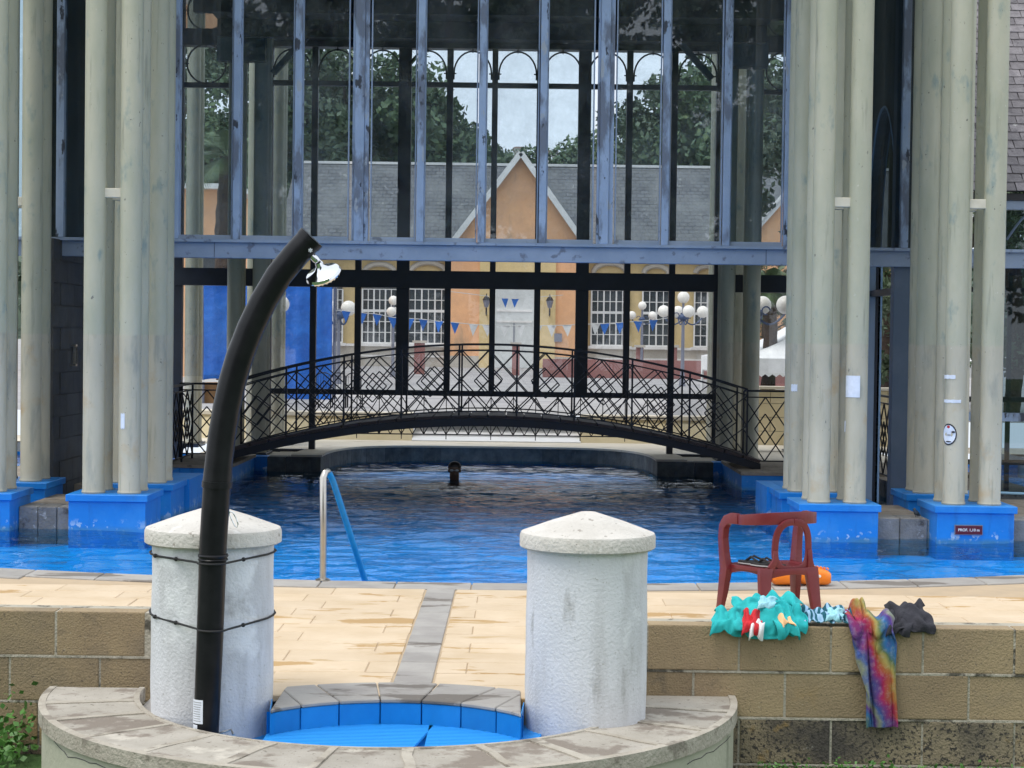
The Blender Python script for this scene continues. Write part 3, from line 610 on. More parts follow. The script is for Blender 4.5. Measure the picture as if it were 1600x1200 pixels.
def cable(yl, yc, yr, name_label):
    cz_l, cz_r, cz = at(240,yl,PD).z, at(426,yr,PD).z, at(332,yc,SDp).z
    pts = []
    xs_ = at(332,yc,SDp).x
    for i in range(19):                        # round the back of the pillar
        a = R(-35)+R(250)*i/18; f_ = i/18; pts.append((xpl+.2395*math.cos(a), PD+.2395*math.sin(a), cz_r+(cz_l-cz_r)*f_ - (.35*(cz_r-cz) if i in (0,) else .2*(cz_r-cz) if i == 1 else 0) - (.35*(cz_l-cz) if i == 18 else .2*(cz_l-cz) if i == 17 else 0)))
    e_ = pts[-1]; pts.append(((e_[0]+xs_-.057)/2, (e_[1]+SDp)/2, (e_[2]+cz)/2))
    for i in range(7):
        a = math.pi*(1+i/6); pts.append((xs_+.057*math.cos(a), SDp+.057*math.sin(a), cz))
    e_ = pts[0]; pts.append(((e_[0]+xs_+.057)/2, (e_[1]+SDp)/2, (e_[2]+cz)/2))
    pts.append(pts[0]); g = MB(); g.tube(pts, .0042, 8)
    for k in (18, 19, 27): g.sphere(pts[k], .0085, 8, 6)
    return one('cable_strap', g, m_cable, name_label, 'cable', 'cable straps round pillar and shower', smooth=True)
cable(861, 879, 861, 'upper black cable tying the shower pipe to the left pillar, just under its cap')
cable(951, 983, 960, 'lower black cable tying the shower pipe to the left pillar, halfway down the shaft')

# ------------------------------------------------------------------ handrail at the pool edge
hr = thing('pool_handrail', 'steel and blue handrail bent over the near pool edge', 'handrail', gz(504,908,0))
b0 = gz(504.5,908,0); top = at(505,741,b0.y)
g = MB(); pts = [b0, b0+Vector((0,0,.3)), top-Vector((0,0,.02)), top+Vector((.008,.02,.006)), top+Vector((.02,.06,.012))]
g.tube(pts, .0195, 18); part('steel_post', g, m_inox, hr, smooth=True)
g = MB(); e = at(573,915,b0.y+.36); g.tube([top+Vector((.017,.05,.010)), top+Vector((.028,.085,-.005)), top+Vector((.045,.12,-.05)), e, e+(e-top)*.35], .0185, 16); part('blue_rail', g, M('blue_tube', (.01,.22,.55), (.02,.28,.62), 20, rough=.3), hr, smooth=True)
g = MB(); g.lathe([(0,.004),(.042,.004),(.044,.010),(.024,.018),(.0,.018)], (b0.x,b0.y,0), 24); part('flange', g, m_inox, hr, smooth=True)

# ------------------------------------------------------------------ pavilion
pav = thing('glazed_pavilion', 'large glazed bath pavilion with grey-green column clusters standing in the pool', 'pavilion', (CX, 18.5, 0))
def subpart(name, mb, m, parent, **k): return part(name, mb, m, parent, **k)
# column clusters (cluster = part of the pavilion, columns and plinth = its pieces)
def cluster_mesh_parts(dark=False):
    pl = MB(); return pl
colm = {}
def column_mesh(h, r=.087):
    key = (h, r)
    if key not in colm:
        g = MB(); g.lathe([(r+.004,0),(r+.008,.012),(r,.03)] + [(r,.03+h*i/6) for i in range(1,7)], (0,0,0), 24); me = g.mesh('column', smooth=True); me.materials.append(m_column); colm[key] = me
    return colm[key]
def cluster(x, y0, plinth=True, ptop=.127, sp=.143, H=6.6, name='column_cluster', block=True):
    g = MB()
    if plinth:
        g.box(x-.305, x+.305, y0, y0+.61, -1.25, ptop-.055); g.box(x-.325, x+.325, y0-.02, y0+.63, ptop-.055, ptop)
    else: g.box(x-.26, x+.26, y0+.02, y0+.56, ptop-.05, ptop)
    cl_ = part('plinth', g, m_blue if plinth else m_steel, pav, bevel=.004, seg=1)
    for dy in (.15, .436):
        for sx in (-1, 1):
            c = inst('column', column_mesh(H), cl_, (x+sx*sp, y0+dy, ptop)); c.location = Vector((x+sx*sp, y0+dy, ptop)) - WL[cl_.name]
    if block:
        for dz in (2.52,):
            g = MB(); g.box(x-.075, x+.075, y0+.12, y0+.19, dz-.035, dz+.04); part('tie_block', g, m_cream, cl_, bevel=.006)
            g = MB(); g.box(x-.075, x+.075, y0+.40, y0+.47, dz-.035, dz+.04); part('tie_block', g, m_cream, cl_, bevel=.006)
    return cl_
for hx in (-3.975, -2.9, 2.9, 3.975):
    cluster(CX+hx, 14.15); cluster(CX+hx, 15.20)
for hx in (-2.87, 2.96):
    c = cluster(CX+hx, 21.05, False, .02, .15, block=False)
for hx in (-3.975, -2.9, 3.02, 4.05):
    cluster(CX+hx, 22.75, False, .02, .143, block=False)
# small steps of blue wall running back from the front plinths
for sx in (-1, 1):
    g = MB(); g.box(CX+sx*2.9-.2, CX+sx*2.9+.34 if sx < 0 else CX+sx*2.9+.2, 15.86, 16.6, -1.25, .12); part('plinth_wall', g, m_blue, pav)
    if sx > 0: 
        g = MB(); g.box(CX+2.9-.34, CX+2.9-.205, 15.86, 16.6, -1.25, .12); part('plinth_wall', g, m_blue, pav)

# near glazed front above the beam
nf = part('front_beam', MB().box(CX-5.6, CX+5.6, FN, FN+.10, 2.095, 2.235), m_beam, pav, bevel=.006)
part('beam_ledge', MB().box(CX-5.6, CX+5.6, FN-.035, FN+.10, 2.235, 2.262), m_beam, nf)
for jx in (-2.4, 2.55): part('joint_plate', MB().box(CX+jx, CX+jx+.004, FN-.002, FN+.02, 2.10, 2.232), m_steel, nf)
ZT = 6.7
SPN = .5485
for k in range(-5, 6):
    x = CX - .008 + k*SPN; wd = .064
    if abs(k) == 2: wd = .085
    g = MB(); g.box(x-wd/2, x+wd/2, FN-.035, FN+.05, 2.262, ZT)
    mm = part('mullion', g, m_frame, pav, bevel=.005)
    if abs(k) == 2:
        part('side_strip', MB().box(x+wd/2+.002, x+wd/2+.040, FN-.01, FN+.06, 2.262, ZT), m_frame, mm)
        part('side_strip', MB().box(x-wd/2-.022, x-wd/2-.002, FN+.0, FN+.06, 2.262, ZT), m_frame, mm)
    if k < 5:
        a, b = x+wd/2, x+SPN-.04
        if abs(k) == 2: a += .056
        if k+1 in (-2, 2): b -= .052
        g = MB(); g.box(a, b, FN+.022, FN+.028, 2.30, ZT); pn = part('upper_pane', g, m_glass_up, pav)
        g = MB(); g.box(a, b, FN+.005, FN+.045, 2.262, 2.30); g.box(a, a+.012, FN+.005, FN+.045, 2.30, ZT); g.box(b-.012, b, FN+.005, FN+.045, 2.30, ZT); part('pane_bead', g, m_beam, pn)
for sx in (-1, 1):
    for xx in (3.78, 4.25, 5.05):
        x = CX+sx*xx
        part('mullion', MB().box(x-.035, x+.035, FN-.04, FN+.07, 2.262, ZT), m_frame, pav, bevel=.005)
    x0, x1 = sorted((CX+sx*2.80, CX+sx*3.745)); part('side_pane', MB().box(x0, x1, FN+.022, FN+.028, 2.262, ZT), m_glass_side, pav)
    x0, x1 = sorted((CX+sx*3.815, CX+sx*4.215)); part('side_pane', MB().box(x0, x1, FN+.022, FN+.028, 2.262, ZT), m_glass_side, pav)
# roof and ceiling, cut back at rear and sides to let sky light in
part('roof_slab', MB().box(CX-4.6, CX+4.6, 13.9, 16.05, 6.73, 7.0), m_cream, pav); part('roof_slab', MB().box(CX-3.05, CX+3.05, 16.052, 22.3, 6.73, 7.0), m_cream, pav)
part('inner_ceiling', MB().box(CX-3.1, CX+3.1, FN+.12, FF-.05, 4.97, 5.05), m_ceiling, pav)
for y in (17.3, 18.8, 20.3): part('ceiling_rib', MB().box(CX-3.1, CX+3.1, y, y+.12, 4.78, 4.97), m_ceiling, pav)
for sx in (-1, 1):
    part('added_skylight', MB().box(*sorted((CX+sx*3.12, CX+sx*3.72)), FN+.12, FF-.06, 5.0, 5.02), m_glass_side, pav)  # assumed glass strips, added to bring top light into the side galleries
    for y in (19.2,):
        g = MB(); g.bar((CX+sx*2.55, 20.9, 4.45), (CX+sx*2.1, 20.9, 4.95), .07); part('ceiling_brace', g, m_teal, pav)
        part('wall_head', MB().box(CX+sx*2.93-.28, CX+sx*2.93+.28, 20.95, 21.1, 4.6, 4.9), m_teal, pav)

# far glazed front
def fx(px): return (px - 806) / (F/FF)
SPF = 69.9 / (F/FF); C0 = (768 - 808.3) / (F/FF)
far_beam = part('far_beam', MB().box(CX-3.95, CX+4.0, FF-.09, FF+.09, 2.005, 2.215), m_steel, pav)
part('far_top_beam', MB().box(CX-3.95, CX+4.0, FF-.09, FF+.09, 4.90, 5.2), m_steel, pav)
part('far_transom', MB().box(C0-5*SPF, C0+5*SPF, FF-.03, FF+.03, 4.44, 4.50), m_steel, pav)
part('far_transom', MB().box(C0-5*SPF-.02, C0+5*SPF+.02, FF-.04, FF+.04, .70, .765), m_steel, pav)
for k in range(-5, 6):
    x = C0 + k*SPF; wd = .075 if abs(k) != 2 else .155
    if k == 0: wd = .07
    z0 = .70 if abs(k) < 4 else -.02
    part('far_mullion', MB().box(x-wd/2, x+wd/2, FF-.05, FF+.05, z0, 4.92), m_steel, pav, bevel=.004, seg=1)
    if k < 5:
        a, b = x+.02, x+SPF-.02
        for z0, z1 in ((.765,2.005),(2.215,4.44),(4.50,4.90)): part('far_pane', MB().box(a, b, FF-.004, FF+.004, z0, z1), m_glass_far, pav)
        xm, rr = x+SPF/2, SPF/2-.045; g = MB()
        g.tube([(xm+rr*math.cos(t), FF-.06, 4.60+.27*math.sin(t)) for t in [math.pi*i/14 for i in range(15)]], .0105, 6)
        for s in (-1, 1):
            g.tube([(xm+s*rr, FF-.06, 4.60), (xm+s*rr, FF-.06, 4.53)], .0105, 6); g.bar((xm+s*rr-.03, FF-.06, 4.60), (xm+s*rr+.03, FF-.06, 4.60), .014)
        g.bar((xm, FF-.06, 4.85), (xm, FF-.06, 4.90), .014); part('arch_ornament', g, m_iron, pav)
for x0, x1 in ((C0-5*SPF, C0-4*SPF), (C0+4*SPF, C0+5*SPF)):
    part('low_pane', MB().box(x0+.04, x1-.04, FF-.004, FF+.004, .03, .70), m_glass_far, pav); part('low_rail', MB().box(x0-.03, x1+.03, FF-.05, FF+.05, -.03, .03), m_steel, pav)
# outer bays of the far front, with round ornament
for s, xa, xb in ((-1, at(287,300,FF).x, at(358,300,FF).x), (1, at(1188,300,FF).x, at(1259,300,FF).x)):
    part('far_mullion', MB().box(xa-.10, xa, FF-.05, FF+.05, -.1, 4.92), m_steel, pav); part('far_mullion', MB().box(xb, xb+.10, FF-.05, FF+.05, -.1, 4.92), m_steel, pav)
    part('far_transom', MB().box(xa, xb, FF-.03, FF+.03, 4.40, 4.46), m_steel, pav)
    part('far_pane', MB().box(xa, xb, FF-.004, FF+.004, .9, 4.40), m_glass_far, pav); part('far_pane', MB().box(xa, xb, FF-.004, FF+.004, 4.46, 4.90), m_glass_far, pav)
    xm = (xa+xb)/2; g = MB(); g.tube([(xm+.235*math.cos(t), FF-.06, 4.68+.235*math.sin(t)) for t in [2*math.pi*i/28 for i in range(29)]], .011, 6, cap=False)
    for a in (0, 90, 180, 270): 
        d = Vector((math.cos(R(a)),0,math.sin(R(a)))); g.bar(Vector((xm,FF-.06,4.68))+d*.21, Vector((xm,FF-.06,4.68))+d*.27, .012)
    part('round_ornament', g, m_iron, pav)
# side walls
xl = CX-3.765
dw = part('side_wall', MB().box(xl-.25, xl-.03, FN+.12, FF-.3, 2.25, ZT), m_teal, pav)
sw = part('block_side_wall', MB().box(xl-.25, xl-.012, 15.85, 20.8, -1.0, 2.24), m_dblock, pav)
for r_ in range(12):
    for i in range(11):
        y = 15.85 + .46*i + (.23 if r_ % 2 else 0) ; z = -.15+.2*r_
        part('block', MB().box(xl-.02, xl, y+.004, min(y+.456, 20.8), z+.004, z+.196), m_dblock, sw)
lamp_ = thing('wall_light', 'small clear tube light fixed on the dark block wall between left column clusters', 'light', (xl+.002, 16.45, at(110,555,16.45).z))
lx = at(110,555,16.45)
for nm, mb, mt in (('tube', MB().tube([(xl+.035, 16.45, lx.z-.08), (xl+.035, 16.45, lx.z+.08)], .022, 12), glassmat('lamp_glass', (.8,.8,.8), 2)), ('bracket', MB().box(xl+.002, xl+.05, 16.42, 16.48, lx.z-.10, lx.z-.08), m_inox), ('bracket', MB().box(xl+.002, xl+.05, 16.42, 16.48, lx.z+.08, lx.z+.10), m_inox)):
    part(nm, mb, mt, lamp_)
lamp_.location = (xl+.002, 16.45, lx.z); off = lamp_.location - WL[lamp_.name]
for c in lamp_.children: c.location -= off
# right side wall with a pointed-arch opening (outline in y,z extruded along x)
xr = CX+3.76; ya, yb, zs, zp = 16.28, 17.62, 2.15, 3.62
pts = []
for i in range(13):
    t = i/12; pts.append((yb - (yb-ya)/2*(1-math.cos(t*math.pi/2)), zs+(zp-zs)*math.sin(t*math.pi/2)))
arch = pts + [(ya+yb-y, z) for y, z in reversed(pts[:-1])]
def sidewall(name, x0, x1, m):
    g = MB(); v = []; A = [(yb,-1.2)] + arch + [(ya,-1.2)]; nA = len(A)
    top = [(yb if i == 0 else (A[i][0]), ZT) for i in range(nA)]
    for x in (x0, x1):
        v += [(x, y, z) for y, z in A] + [(x, y, z) for y, z in top]
    f = []
    for o in (0, 2*nA):
        for i in range(1, nA-2): f.append((o+i, o+i+1, o+nA+i+1, o+nA+i))
    for i in range(nA-1): f.append((i, i+1, 2*nA+i+1, 2*nA+i))
    g.add(v, f); g.box(x0, x1, yb, FF-1.75, -1.2, ZT) if False else None
    return part(name, g, m, pav)
sidewall('side_wall', xr, xr+.13, m_teal)
g = MB(); A_ = [(yb,-1.2)] + arch + [(ya,-1.2)]; nA_ = len(A_); mid_ = (ya+yb)/2
v_ = [(xr-.012, y, z) for y, z in A_] + [(xr+.15, y, z) for y, z in A_] + [(xr-.012, y+(.03 if y > mid_ else -.03), z+.02) for y, z in A_]
g.add(v_, [(i, i+1, nA_+i+1, nA_+i) for i in range(nA_-1)] + [(i, i+1, 2*nA_+i+1, 2*nA_+i) for i in range(nA_-1)]); part('arch_lining', g, m_archblue, pav)
part('side_wall', MB().box(xr-.004, xr+.134, yb+.002, 18.2, -1.2, ZT), m_teal, pav)
part('side_wall', MB().box(xr-.004, xr+.134, 20.3, FF-.3, 2.3, ZT), m_teal, pav)
part('side_wall', MB().box(xr-.004, xr+.134, 18.2, 20.3, 2.3, ZT), m_teal, pav)
part('side_post', MB().box(xr-.05, xr+.10, 16.14, 16.28, -1.2, ZT), m_tealpost, pav, bevel=.006)
part('side_post', MB().box(xr-.045, xr+.075, 17.585, 17.612, -1.2, 2.2), m_pier, pav); part('side_post', MB().box(xr+.078, xr+.105, 17.585, 17.612, -1.2, 2.2), m_steel, pav)
part('arch_transom', MB().box(xr+.02, xr+.10, ya, yb, 1.86, 1.92), m_steel, pav)
part('arch_transom', MB().box(xr+.02, xr+.10, ya, yb, 2.24, 2.30), m_steel, pav)
part('arch_pane', MB().box(xr+.06, xr+.064, ya+.01, yb-.01, 2.30, 3.6), m_glass_side, pav)

# ------------------------------------------------------------------ banks between plinths and inside
def bank(label, x0, x1, y0, y1, sw_, mf=m_bankstone, mt=m_banktop, z=0.0, name='stone_bank', blockh=.5):
    root = thing(name, None, None, ((x0+x1)/2, y0, -.2), kind='structure')
    part('core', MB().box(x0, x1, y0+.02, y1, -1.25, z-.012), m_mortar, root)
    x = x0
    while x < x1-.02:
        a = min(x+sw_, x1); part('edge_stone', MB().box(x+.003, a-.003, y0, y0+.30, z-blockh, z), mf, root, bevel=.005, seg=1); x = a
    nx = max(1, int((x1-x0)/.42))
    y = y0+.303
    while y < y1-.05:
        b = min(y+.3, y1)
        for i in range(nx): part('slab', MB().box(x0+(x1-x0)*i/nx+.003, x0+(x1-x0)*(i+1)/nx-.003, y, b-.005, z-.05, z-.001), mt, root)
        y = b
    return root
bank('l', CX-3.67, CX-3.205, 14.40, 15.60, .155); bank('r', CX+3.205, CX+3.67, 14.40, 15.60, .225)
bank('rr', CX+4.28, CX+6.6, 14.40, 16.35, .30); bank('ll', CX-6.6, CX-4.28, 14.40, 16.35, .30)
cl0, cr0 = CX-1.93, CX+1.97          # mouth of the apse
BY = 20.75
root = thing('inner_bank', None, None, (CX, BY, -.2), kind='structure')
for x0, x1, mf in ((CX-3.45, CX-2.55, m_blue), (CX-2.55, cl0, m_dstone), (cr0, CX+2.62, m_dstone), (CX+2.62, CX+5.0, m_blue)):
    part('bank_core', MB().box(x0, x1, BY+.01, 23.3, -1.25, -.006), m_terrace, root)
    n = max(1, round((x1-x0)/.21)) if mf is m_dstone else 1
    for i in range(n): part('edge_stone', MB().box(x0+(x1-x0)*i/n+.002, x0+(x1-x0)*(i+1)/n-.002, BY-.01, BY+.22, -.6, .004), mf, root, bevel=.004, seg=1)
# side platforms carrying the bridge ends
for s in (-1, 1):
    x0, x1 = (CX-3.42, CX-2.70) if s < 0 else (CX+2.72, CX+5.2)
    part('platform', MB().box(x0, x1, 18.9, BY-.012, -1.25, -.004), m_blue, root)
    part('platform_top', MB().box(x0-.01, x1+.02, 18.88, BY-.012, -.004, .03), m_banktop, root)
part('side_walkway', MB().box(CX+4.12, CX+5.4, 17.2, 18.88, -1.25, .0), m_banktop, root)
part('side_walkway', MB().box(CX-4.9, CX-3.66, 16.6, 18.88, -1.25, .0), m_banktop, root)
# apse coping: rounded rectangle bulging outward behind the far front
def apse(t, r=0.0):
    hw = (cr0-cl0)/2+r; a = math.pi*t; c, s = math.cos(a), math.sin(a); e = .42
    x = (cl0+cr0)/2 - hw*math.copysign(abs(c)**e if abs(c) > 1e-9 else 0, c); y = BY + (2.1+r)*(abs(s)**(.75))
    return x, y
ap = thing('apse_coping', None, None, ((cl0+cr0)/2, 22.8, 0), kind='structure')
na = 44
for i in range(na):
    t0, t1 = i/na, (i+1)/na
    p = [apse(t0), apse(t1), apse(t1,.35), apse(t0,.35)]
    if (Vector(p[0])-Vector(p[1])).length < .01: continue
    part('apse_stone', MB().slab(p, -.195, .004), m_dstone, ap, bevel=.003, seg=1)
    part('apse_cap', MB().slab([apse(t0,-.012), apse(t1,-.012), apse(t1,.35), apse(t0,.35)], .005, .03), m_terrace, ap)
g = MB(); g.add([(-7,23.1,.001),(7,23.1,.001),(7,24.45,.001),(-7,24.45,.001)], [(0,1,2,3)])
g.slab([apse(.5+.5*i/10,.3) for i in range(11)] + [(cr0+.3,BY+.2),(cr0+.6,BY+.2),(cr0+.6,23.2),((cl0+cr0)/2,23.2)], -.1, 0.0)
g.slab([apse(.5-.5*i/10,.3) for i in range(11)][::-1] + [((cl0+cr0)/2,23.2),(cl0-.6,23.2),(cl0-.6,BY+.2),(cl0-.3,BY+.2)], -.1, 0.0)
struct('terrace', g, m_terrace)

# garden retaining wall with ledge, white slab; wall face and slab sloped to catch sky light
gw = thing('retaining_wall', 'low tan retaining wall behind the pool apse, with pale ledge', 'wall', (0, 24.5, 0))
xs0, xs1 = at(643,680,24.3).x, at(908,680,24.3).x
for a, b in ((-6.5, xs0), (xs1, 3.25)): 
    part('wall_face', MB().add([(a,24.36,-.05),(b,24.36,-.05),(b,24.80,-.05),(a,24.80,-.05),(a,24.62,.31),(b,24.62,.31),(b,24.80,.31),(a,24.80,.31)],[(0,3,2,1),(4,5,6,7),(0,1,5,4),(1,2,6,5),(2,3,7,6),(3,0,4,7)]), m_tan, gw); part('ledge', MB().box(a, b, 24.58, 24.95, .312, .37), m_terrace, gw, bevel=.008)
st = thing('white_ramp', 'white sloping slab rising from the terrace in the middle of the tan wall', 'steps', ((xs0+xs1)/2, 24.4, 0))
for i in range(4):  # slab tops tilted so the sky brightens them
    y0_, z0_ = 24.28+.27*i, .002+.058*i
    part('step', MB().add([(xs0+.004,y0_,z0_-.05),(xs1-.004,y0_,z0_-.05),(xs1-.004,y0_+.266,z0_+.0),(xs0+.004,y0_+.266,z0_+.0),(xs0+.004,y0_,z0_+.012),(xs1-.004,y0_,z0_+.012),(xs1-.004,y0_+.266,z0_+.055),(xs0+.004,y0_+.266,z0_+.055)],[(0,3,2,1),(4,5,6,7),(0,1,5,4),(1,2,6,5),(2,3,7,6),(3,0,4,7)]), m_whiteslab, st)
bw2 = thing('garden_wall', 'tan block garden wall behind the right railing, under the marquee', 'wall', (3.8, 24.5, 0))
part('wall_core', MB().box(3.26, 5.6, 24.47, 24.75, -.05, .75), m_mortar, bw2)
for r_ in range(4):
    for i in range(7):
        x = 3.26+.4*i-(.2 if r_ % 2 else 0); part('block', MB().box(max(x,3.26)+.004, min(x+.396,5.6), 24.45, 24.6, .19*r_+.004, .19*r_+.186), m_tan, bw2)
part('wall_coping', MB().box(3.24, 5.62, 24.42, 24.8, .765, .80), m_terrace, bw2)

# ------------------------------------------------------------------ railings and the bridge
def lattice(P0, P1, bot, top, root, panels, zfun=None, bw=.013):
    """diamond lattice between two plan points; one bar mesh per piece kind and panel"""
    P0, P1 = Vector(P0), Vector(P1)
    zf = zfun or (lambda t: 0.0)
    def Q(t, h): p = P0.lerp(P1, t); return Vector((p.x, p.y, bot + zf(t) + (top-bot)*h))
    def curve(h0, h1, w_, hgt, nm):
        g = MB(); n = 24 if zfun else 1
        for i in range(n): g.bar(Q(i/n, h0), Q((i+1)/n, h0), w_, hgt)
        return part(nm, g, m_iron, root)
    curve(1, 1, .03, .022, 'handrail'); curve(.915, .915, .018, .014, 'upper_rail'); curve(.06, .06, .018, .014, 'bottom_rail')
    for i in range(panels+1):
        t = i/panels; part('post', MB().bar(Q(t,-.04), Q(t,1), .020), m_iron, root)
    for i in range(panels):
        t0 = i/panels; dt = 1/panels; g = MB()
        def q(u, v): return Q(t0+dt*u, .06+.855*v)
        for a, b in (((0,0),(1,1)),((0,1),(1,0)),((.5,0),(0,.5)),((0,.5),(.5,1)),((.5,1),(1,.5)),((1,.5),(.5,0)),
                     ((.5,.26),(.26,.5)),((.26,.5),(.5,.74)),((.5,.74),(.74,.5)),((.74,.5),(.5,.26))):
            g.bar(q(*a), q(*b), bw)
        part('lattice_panel', g, m_iron, root)
BX, HW, B0, B1 = CX+.02, 2.81, 19.40, 20.31
br = thing('footbridge', 'arched black iron footbridge with diamond lattice railings crossing the pool', 'bridge', (BX, 19.85, 0))
zf = lambda t: .45*(1-(2*t-1)**2)
g = MB(); n = 32
for y in (B0-.04, B1+.0):
    for i in range(n):
        t0, t1 = i/n, (i+1)/n; x0, x1 = BX-HW-.15+(2*HW+.3)*t0, BX-HW-.15+(2*HW+.3)*t1; z0, z1 = .12+zf(t0), .12+zf(t1)
        g.add([(x0,y,z0-.115),(x1,y,z1-.115),(x1,y+.04,z1-.115),(x0,y+.04,z0-.115),(x0,y,z0-.03),(x1,y,z1-.03),(x1,y+.04,z1-.03),(x0,y+.04,z0-.03)], [(0,1,5,4),(1,2,6,5),(2,3,7,6),(3,0,4,7),(0,3,2,1),(4,5,6,7)])
part('arch_beam', g, m_iron, br)
for i in range(30):
    t = (i+.5)/30; x = BX-HW-.15+(2*HW+.3)*t; z = .12+zf(t); sl = .45*-4*(2*t-1)/(2*HW+.3); c = Vector((x, 0, z-.012)); d = Vector((1,0,sl)).normalized()*.092
    part('deck_plank', MB().bar(c+Vector((0,(B0+B1)/2,0))-d, c+Vector((0,(B0+B1)/2,0))+d, B1-B0+.12, .03), m_band, br)
for y in (B0, B1): lattice((BX-HW, y, 0), (BX+HW, y, 0), .12, .89, br, 9, zf)
r1 = thing('railing', 'short black lattice railing on the bank left of the footbridge', 'railing', (CX-3.1, 19.9, 0), 'iron railings round the pool')
lattice((CX-3.42, 19.95, 0), (BX-HW-.03, 19.95, 0), .03, .86, r1, 1)
r2 = thing('railing', 'black lattice railing on the bank right of the footbridge, before the garden wall', 'railing', (CX+3.3, 19.9, 0), 'iron railings round the pool')
lattice((BX+HW+.03, 19.95, 0), (BX+HW+1.0, 19.95, 0), .03, .86, r2, 2)
r3 = thing('railing', 'black railing running back beside the dark block wall, left of the near glass front', 'railing', (CX-3.3, 18.5, 0), 'iron railings round the pool')
lattice((CX-3.27, 18.0, 0), (CX-3.27, 19.9, 0), .03, .86, r3, 3)
part('walk_edge', MB().box(CX-3.42, CX-3.22, 16.7, 18.87, -1.2, .0), m_blue, root)
r4 = thing('railing', 'black lattice railing seen through the gap between the right column clusters', 'railing', (CX+4.15, 18.8, 0), 'iron railings round the pool')
lattice((CX+4.14, 17.7, 0), (CX+4.14, 20.6, 0), .0, .86, r4, 5)
# lattice guard hanging under the sill of the far front
g4 = thing('hanging_guard', 'thin black zigzag guard hanging under the far window sill, above the water', 'guard', (C0, FF, .5))
for k in range(-4, 4):
    x0 = C0+k*SPF; g = MB()
    for i in range(2):
        a = x0+SPF/2*i; w_ = SPF/2
        for (u0, v0, u1, v1) in ((0,0,.5,.26),(.5,.26,1,0),(0,.26,.5,0),(.5,0,1,.26)) : g.bar((a+w_*u0, FF, .70-.47*(.5+v0*2)/1.02), (a+w_*u1, FF, .70-.47*(.5+v1*2)/1.02), .011)
        g.bar((a, FF, .69), (a+w_, FF, .235), .011); g.bar((a+w_, FF, .69), (a, FF, .235), .011)
    part('guard_panel', g, m_iron, g4)
part('guard_rail', MB().box(C0-4*SPF, C0+4*SPF, FF-.008, FF+.008, .222, .236).box(C0-4*SPF, C0+4*SPF, FF-.008, FF+.008, .455, .468), m_iron, g4)
for k in range(-8, 9): part('guard_bar', MB().bar((C0+k*SPF/2, FF, .70), (C0+k*SPF/2, FF, .17 if k % 2 == 0 else .235), .010), m_iron, g4)

# ------------------------------------------------------------------ marks on the columns and sign
def oncol(px, py, row, dx):    # angular patch on the column nearest to the camera
    pass
def colpatch(name, label, px, py, w_px, h_px, colx, coly, m, cat='sticker', rim=None, round_=False, kind_=None):
    s = F/(coly-.087); p = at(px, py, coly-.087); r = .0895
    ac = math.asin(max(-1, min(1, (p.x-colx)/r))); aw = w_px/s/r/2; hz = h_px/s/2
    g = MB()
    if round_:
        vs = [(colx+r*math.sin(ac), coly-r*math.cos(ac), p.z)]; n = 24
        for k in range(n):
            t = 2*math.pi*k/n; a = ac+aw*math.cos(t); vs.append((colx+r*math.sin(a), coly-r*math.cos(a), p.z+hz*math.sin(t)))
        g.add(vs, [(0, 1+k, 1+(k+1) % n) for k in range(n)])
    else:
        rr = [(random.uniform(-.08,.08) if rim is None else 0) for _ in range(4)]
        g.grid(lambda u, v: (colx+r*math.sin(ac+aw*(2*u-1)), coly-r*math.cos(ac+aw*(2*u-1)), p.z+hz*(2*v-1)*(1+.12*math.sin(17*u+px)*(rim is None))), 8, 4)
    o = one(name, g, m, label, cat)
    return o, (colx, coly, ac, p.z, r)
xc = lambda hx, s: CX+hx+s*.143
c_y = 14.30
colpatch('paper_notice', 'white paper notice taped on a column of the second cluster from right', 1331, 604, 27, 34, xc(2.9,1), c_y, m_paper, 'notice', rim=1)
st_, q_ = colpatch('round_sticker', 'torn round black-rimmed white sticker on the far right cluster', 1483, 679, 27, 34, xc(3.975,-1), c_y, m_blackprint, 'sticker', round_=True)
def ovl(name, m, aw, hz, dr, ox=0, oz=0, n=20, mat_par=st_, hx=0):
    cx_, cy_, ac, z_, r = q_; g = MB(); r += dr; vs = [(cx_+r*math.sin(ac+ox), cy_-r*math.cos(ac+ox), z_+oz)]
    for k in range(n):
        t = 2*math.pi*k/n; a = ac+ox+aw*math.cos(t); vs.append((cx_+r*math.sin(a), cy_-r*math.cos(a), z_+oz+hz*math.sin(t)))
    g.add(vs, [(0, 1+k, 1+(k+1) % n) for k in range(n)]); return part(name, g, m, mat_par)
ovl('white_face', m_paper, .66, .074, .0012); ovl('red_fleck', m_redprint, .16, .012, .002, 0, .060, 8); ovl('grey_smudge', m_greyprint, .22, .008, .002, .05, -.005, 8); ovl('dark_arrow', m_blackprint, .18, .009, .0022, .45, .02, 6); ovl('dark_curve', m_blackprint, .30, .006, .0022, .02, -.058, 8)
colpatch('tape_strip', 'upper short strip of white tape on the far right cluster', 1483, 589, 25, 6, xc(3.975,-1), c_y, m_paper, 'tape')
colpatch('tape_strip', 'lower longer strip of white tape on the far right cluster', 1486, 627, 33, 5, xc(3.975,-1), c_y, m_paper, 'tape')
colpatch('paper_scrap', 'small torn white paper scrap below the paper notice', 1318, 667, 9, 17, xc(2.9,1), c_y, m_paper, 'scrap')
colpatch('paper_scrap', 'small torn scrap on the rear column at the right edge of the wide glass front', 1241, 606, 12, 11, xc(2.9,-1), 15.35, m_paper, 'scrap')
colpatch('paper_scrap', 'white torn scrap on a column of the second cluster from left', 191, 658, 8, 24, xc(-2.9,1), c_y, m_paper, 'scrap')
sp_ = at(1513,828,14.15)
sg = thing('depth_sign', 'small maroon depth sign reading PROF. 1,10 m on a blue plinth', 'sign', (sp_.x, 14.148, sp_.z))
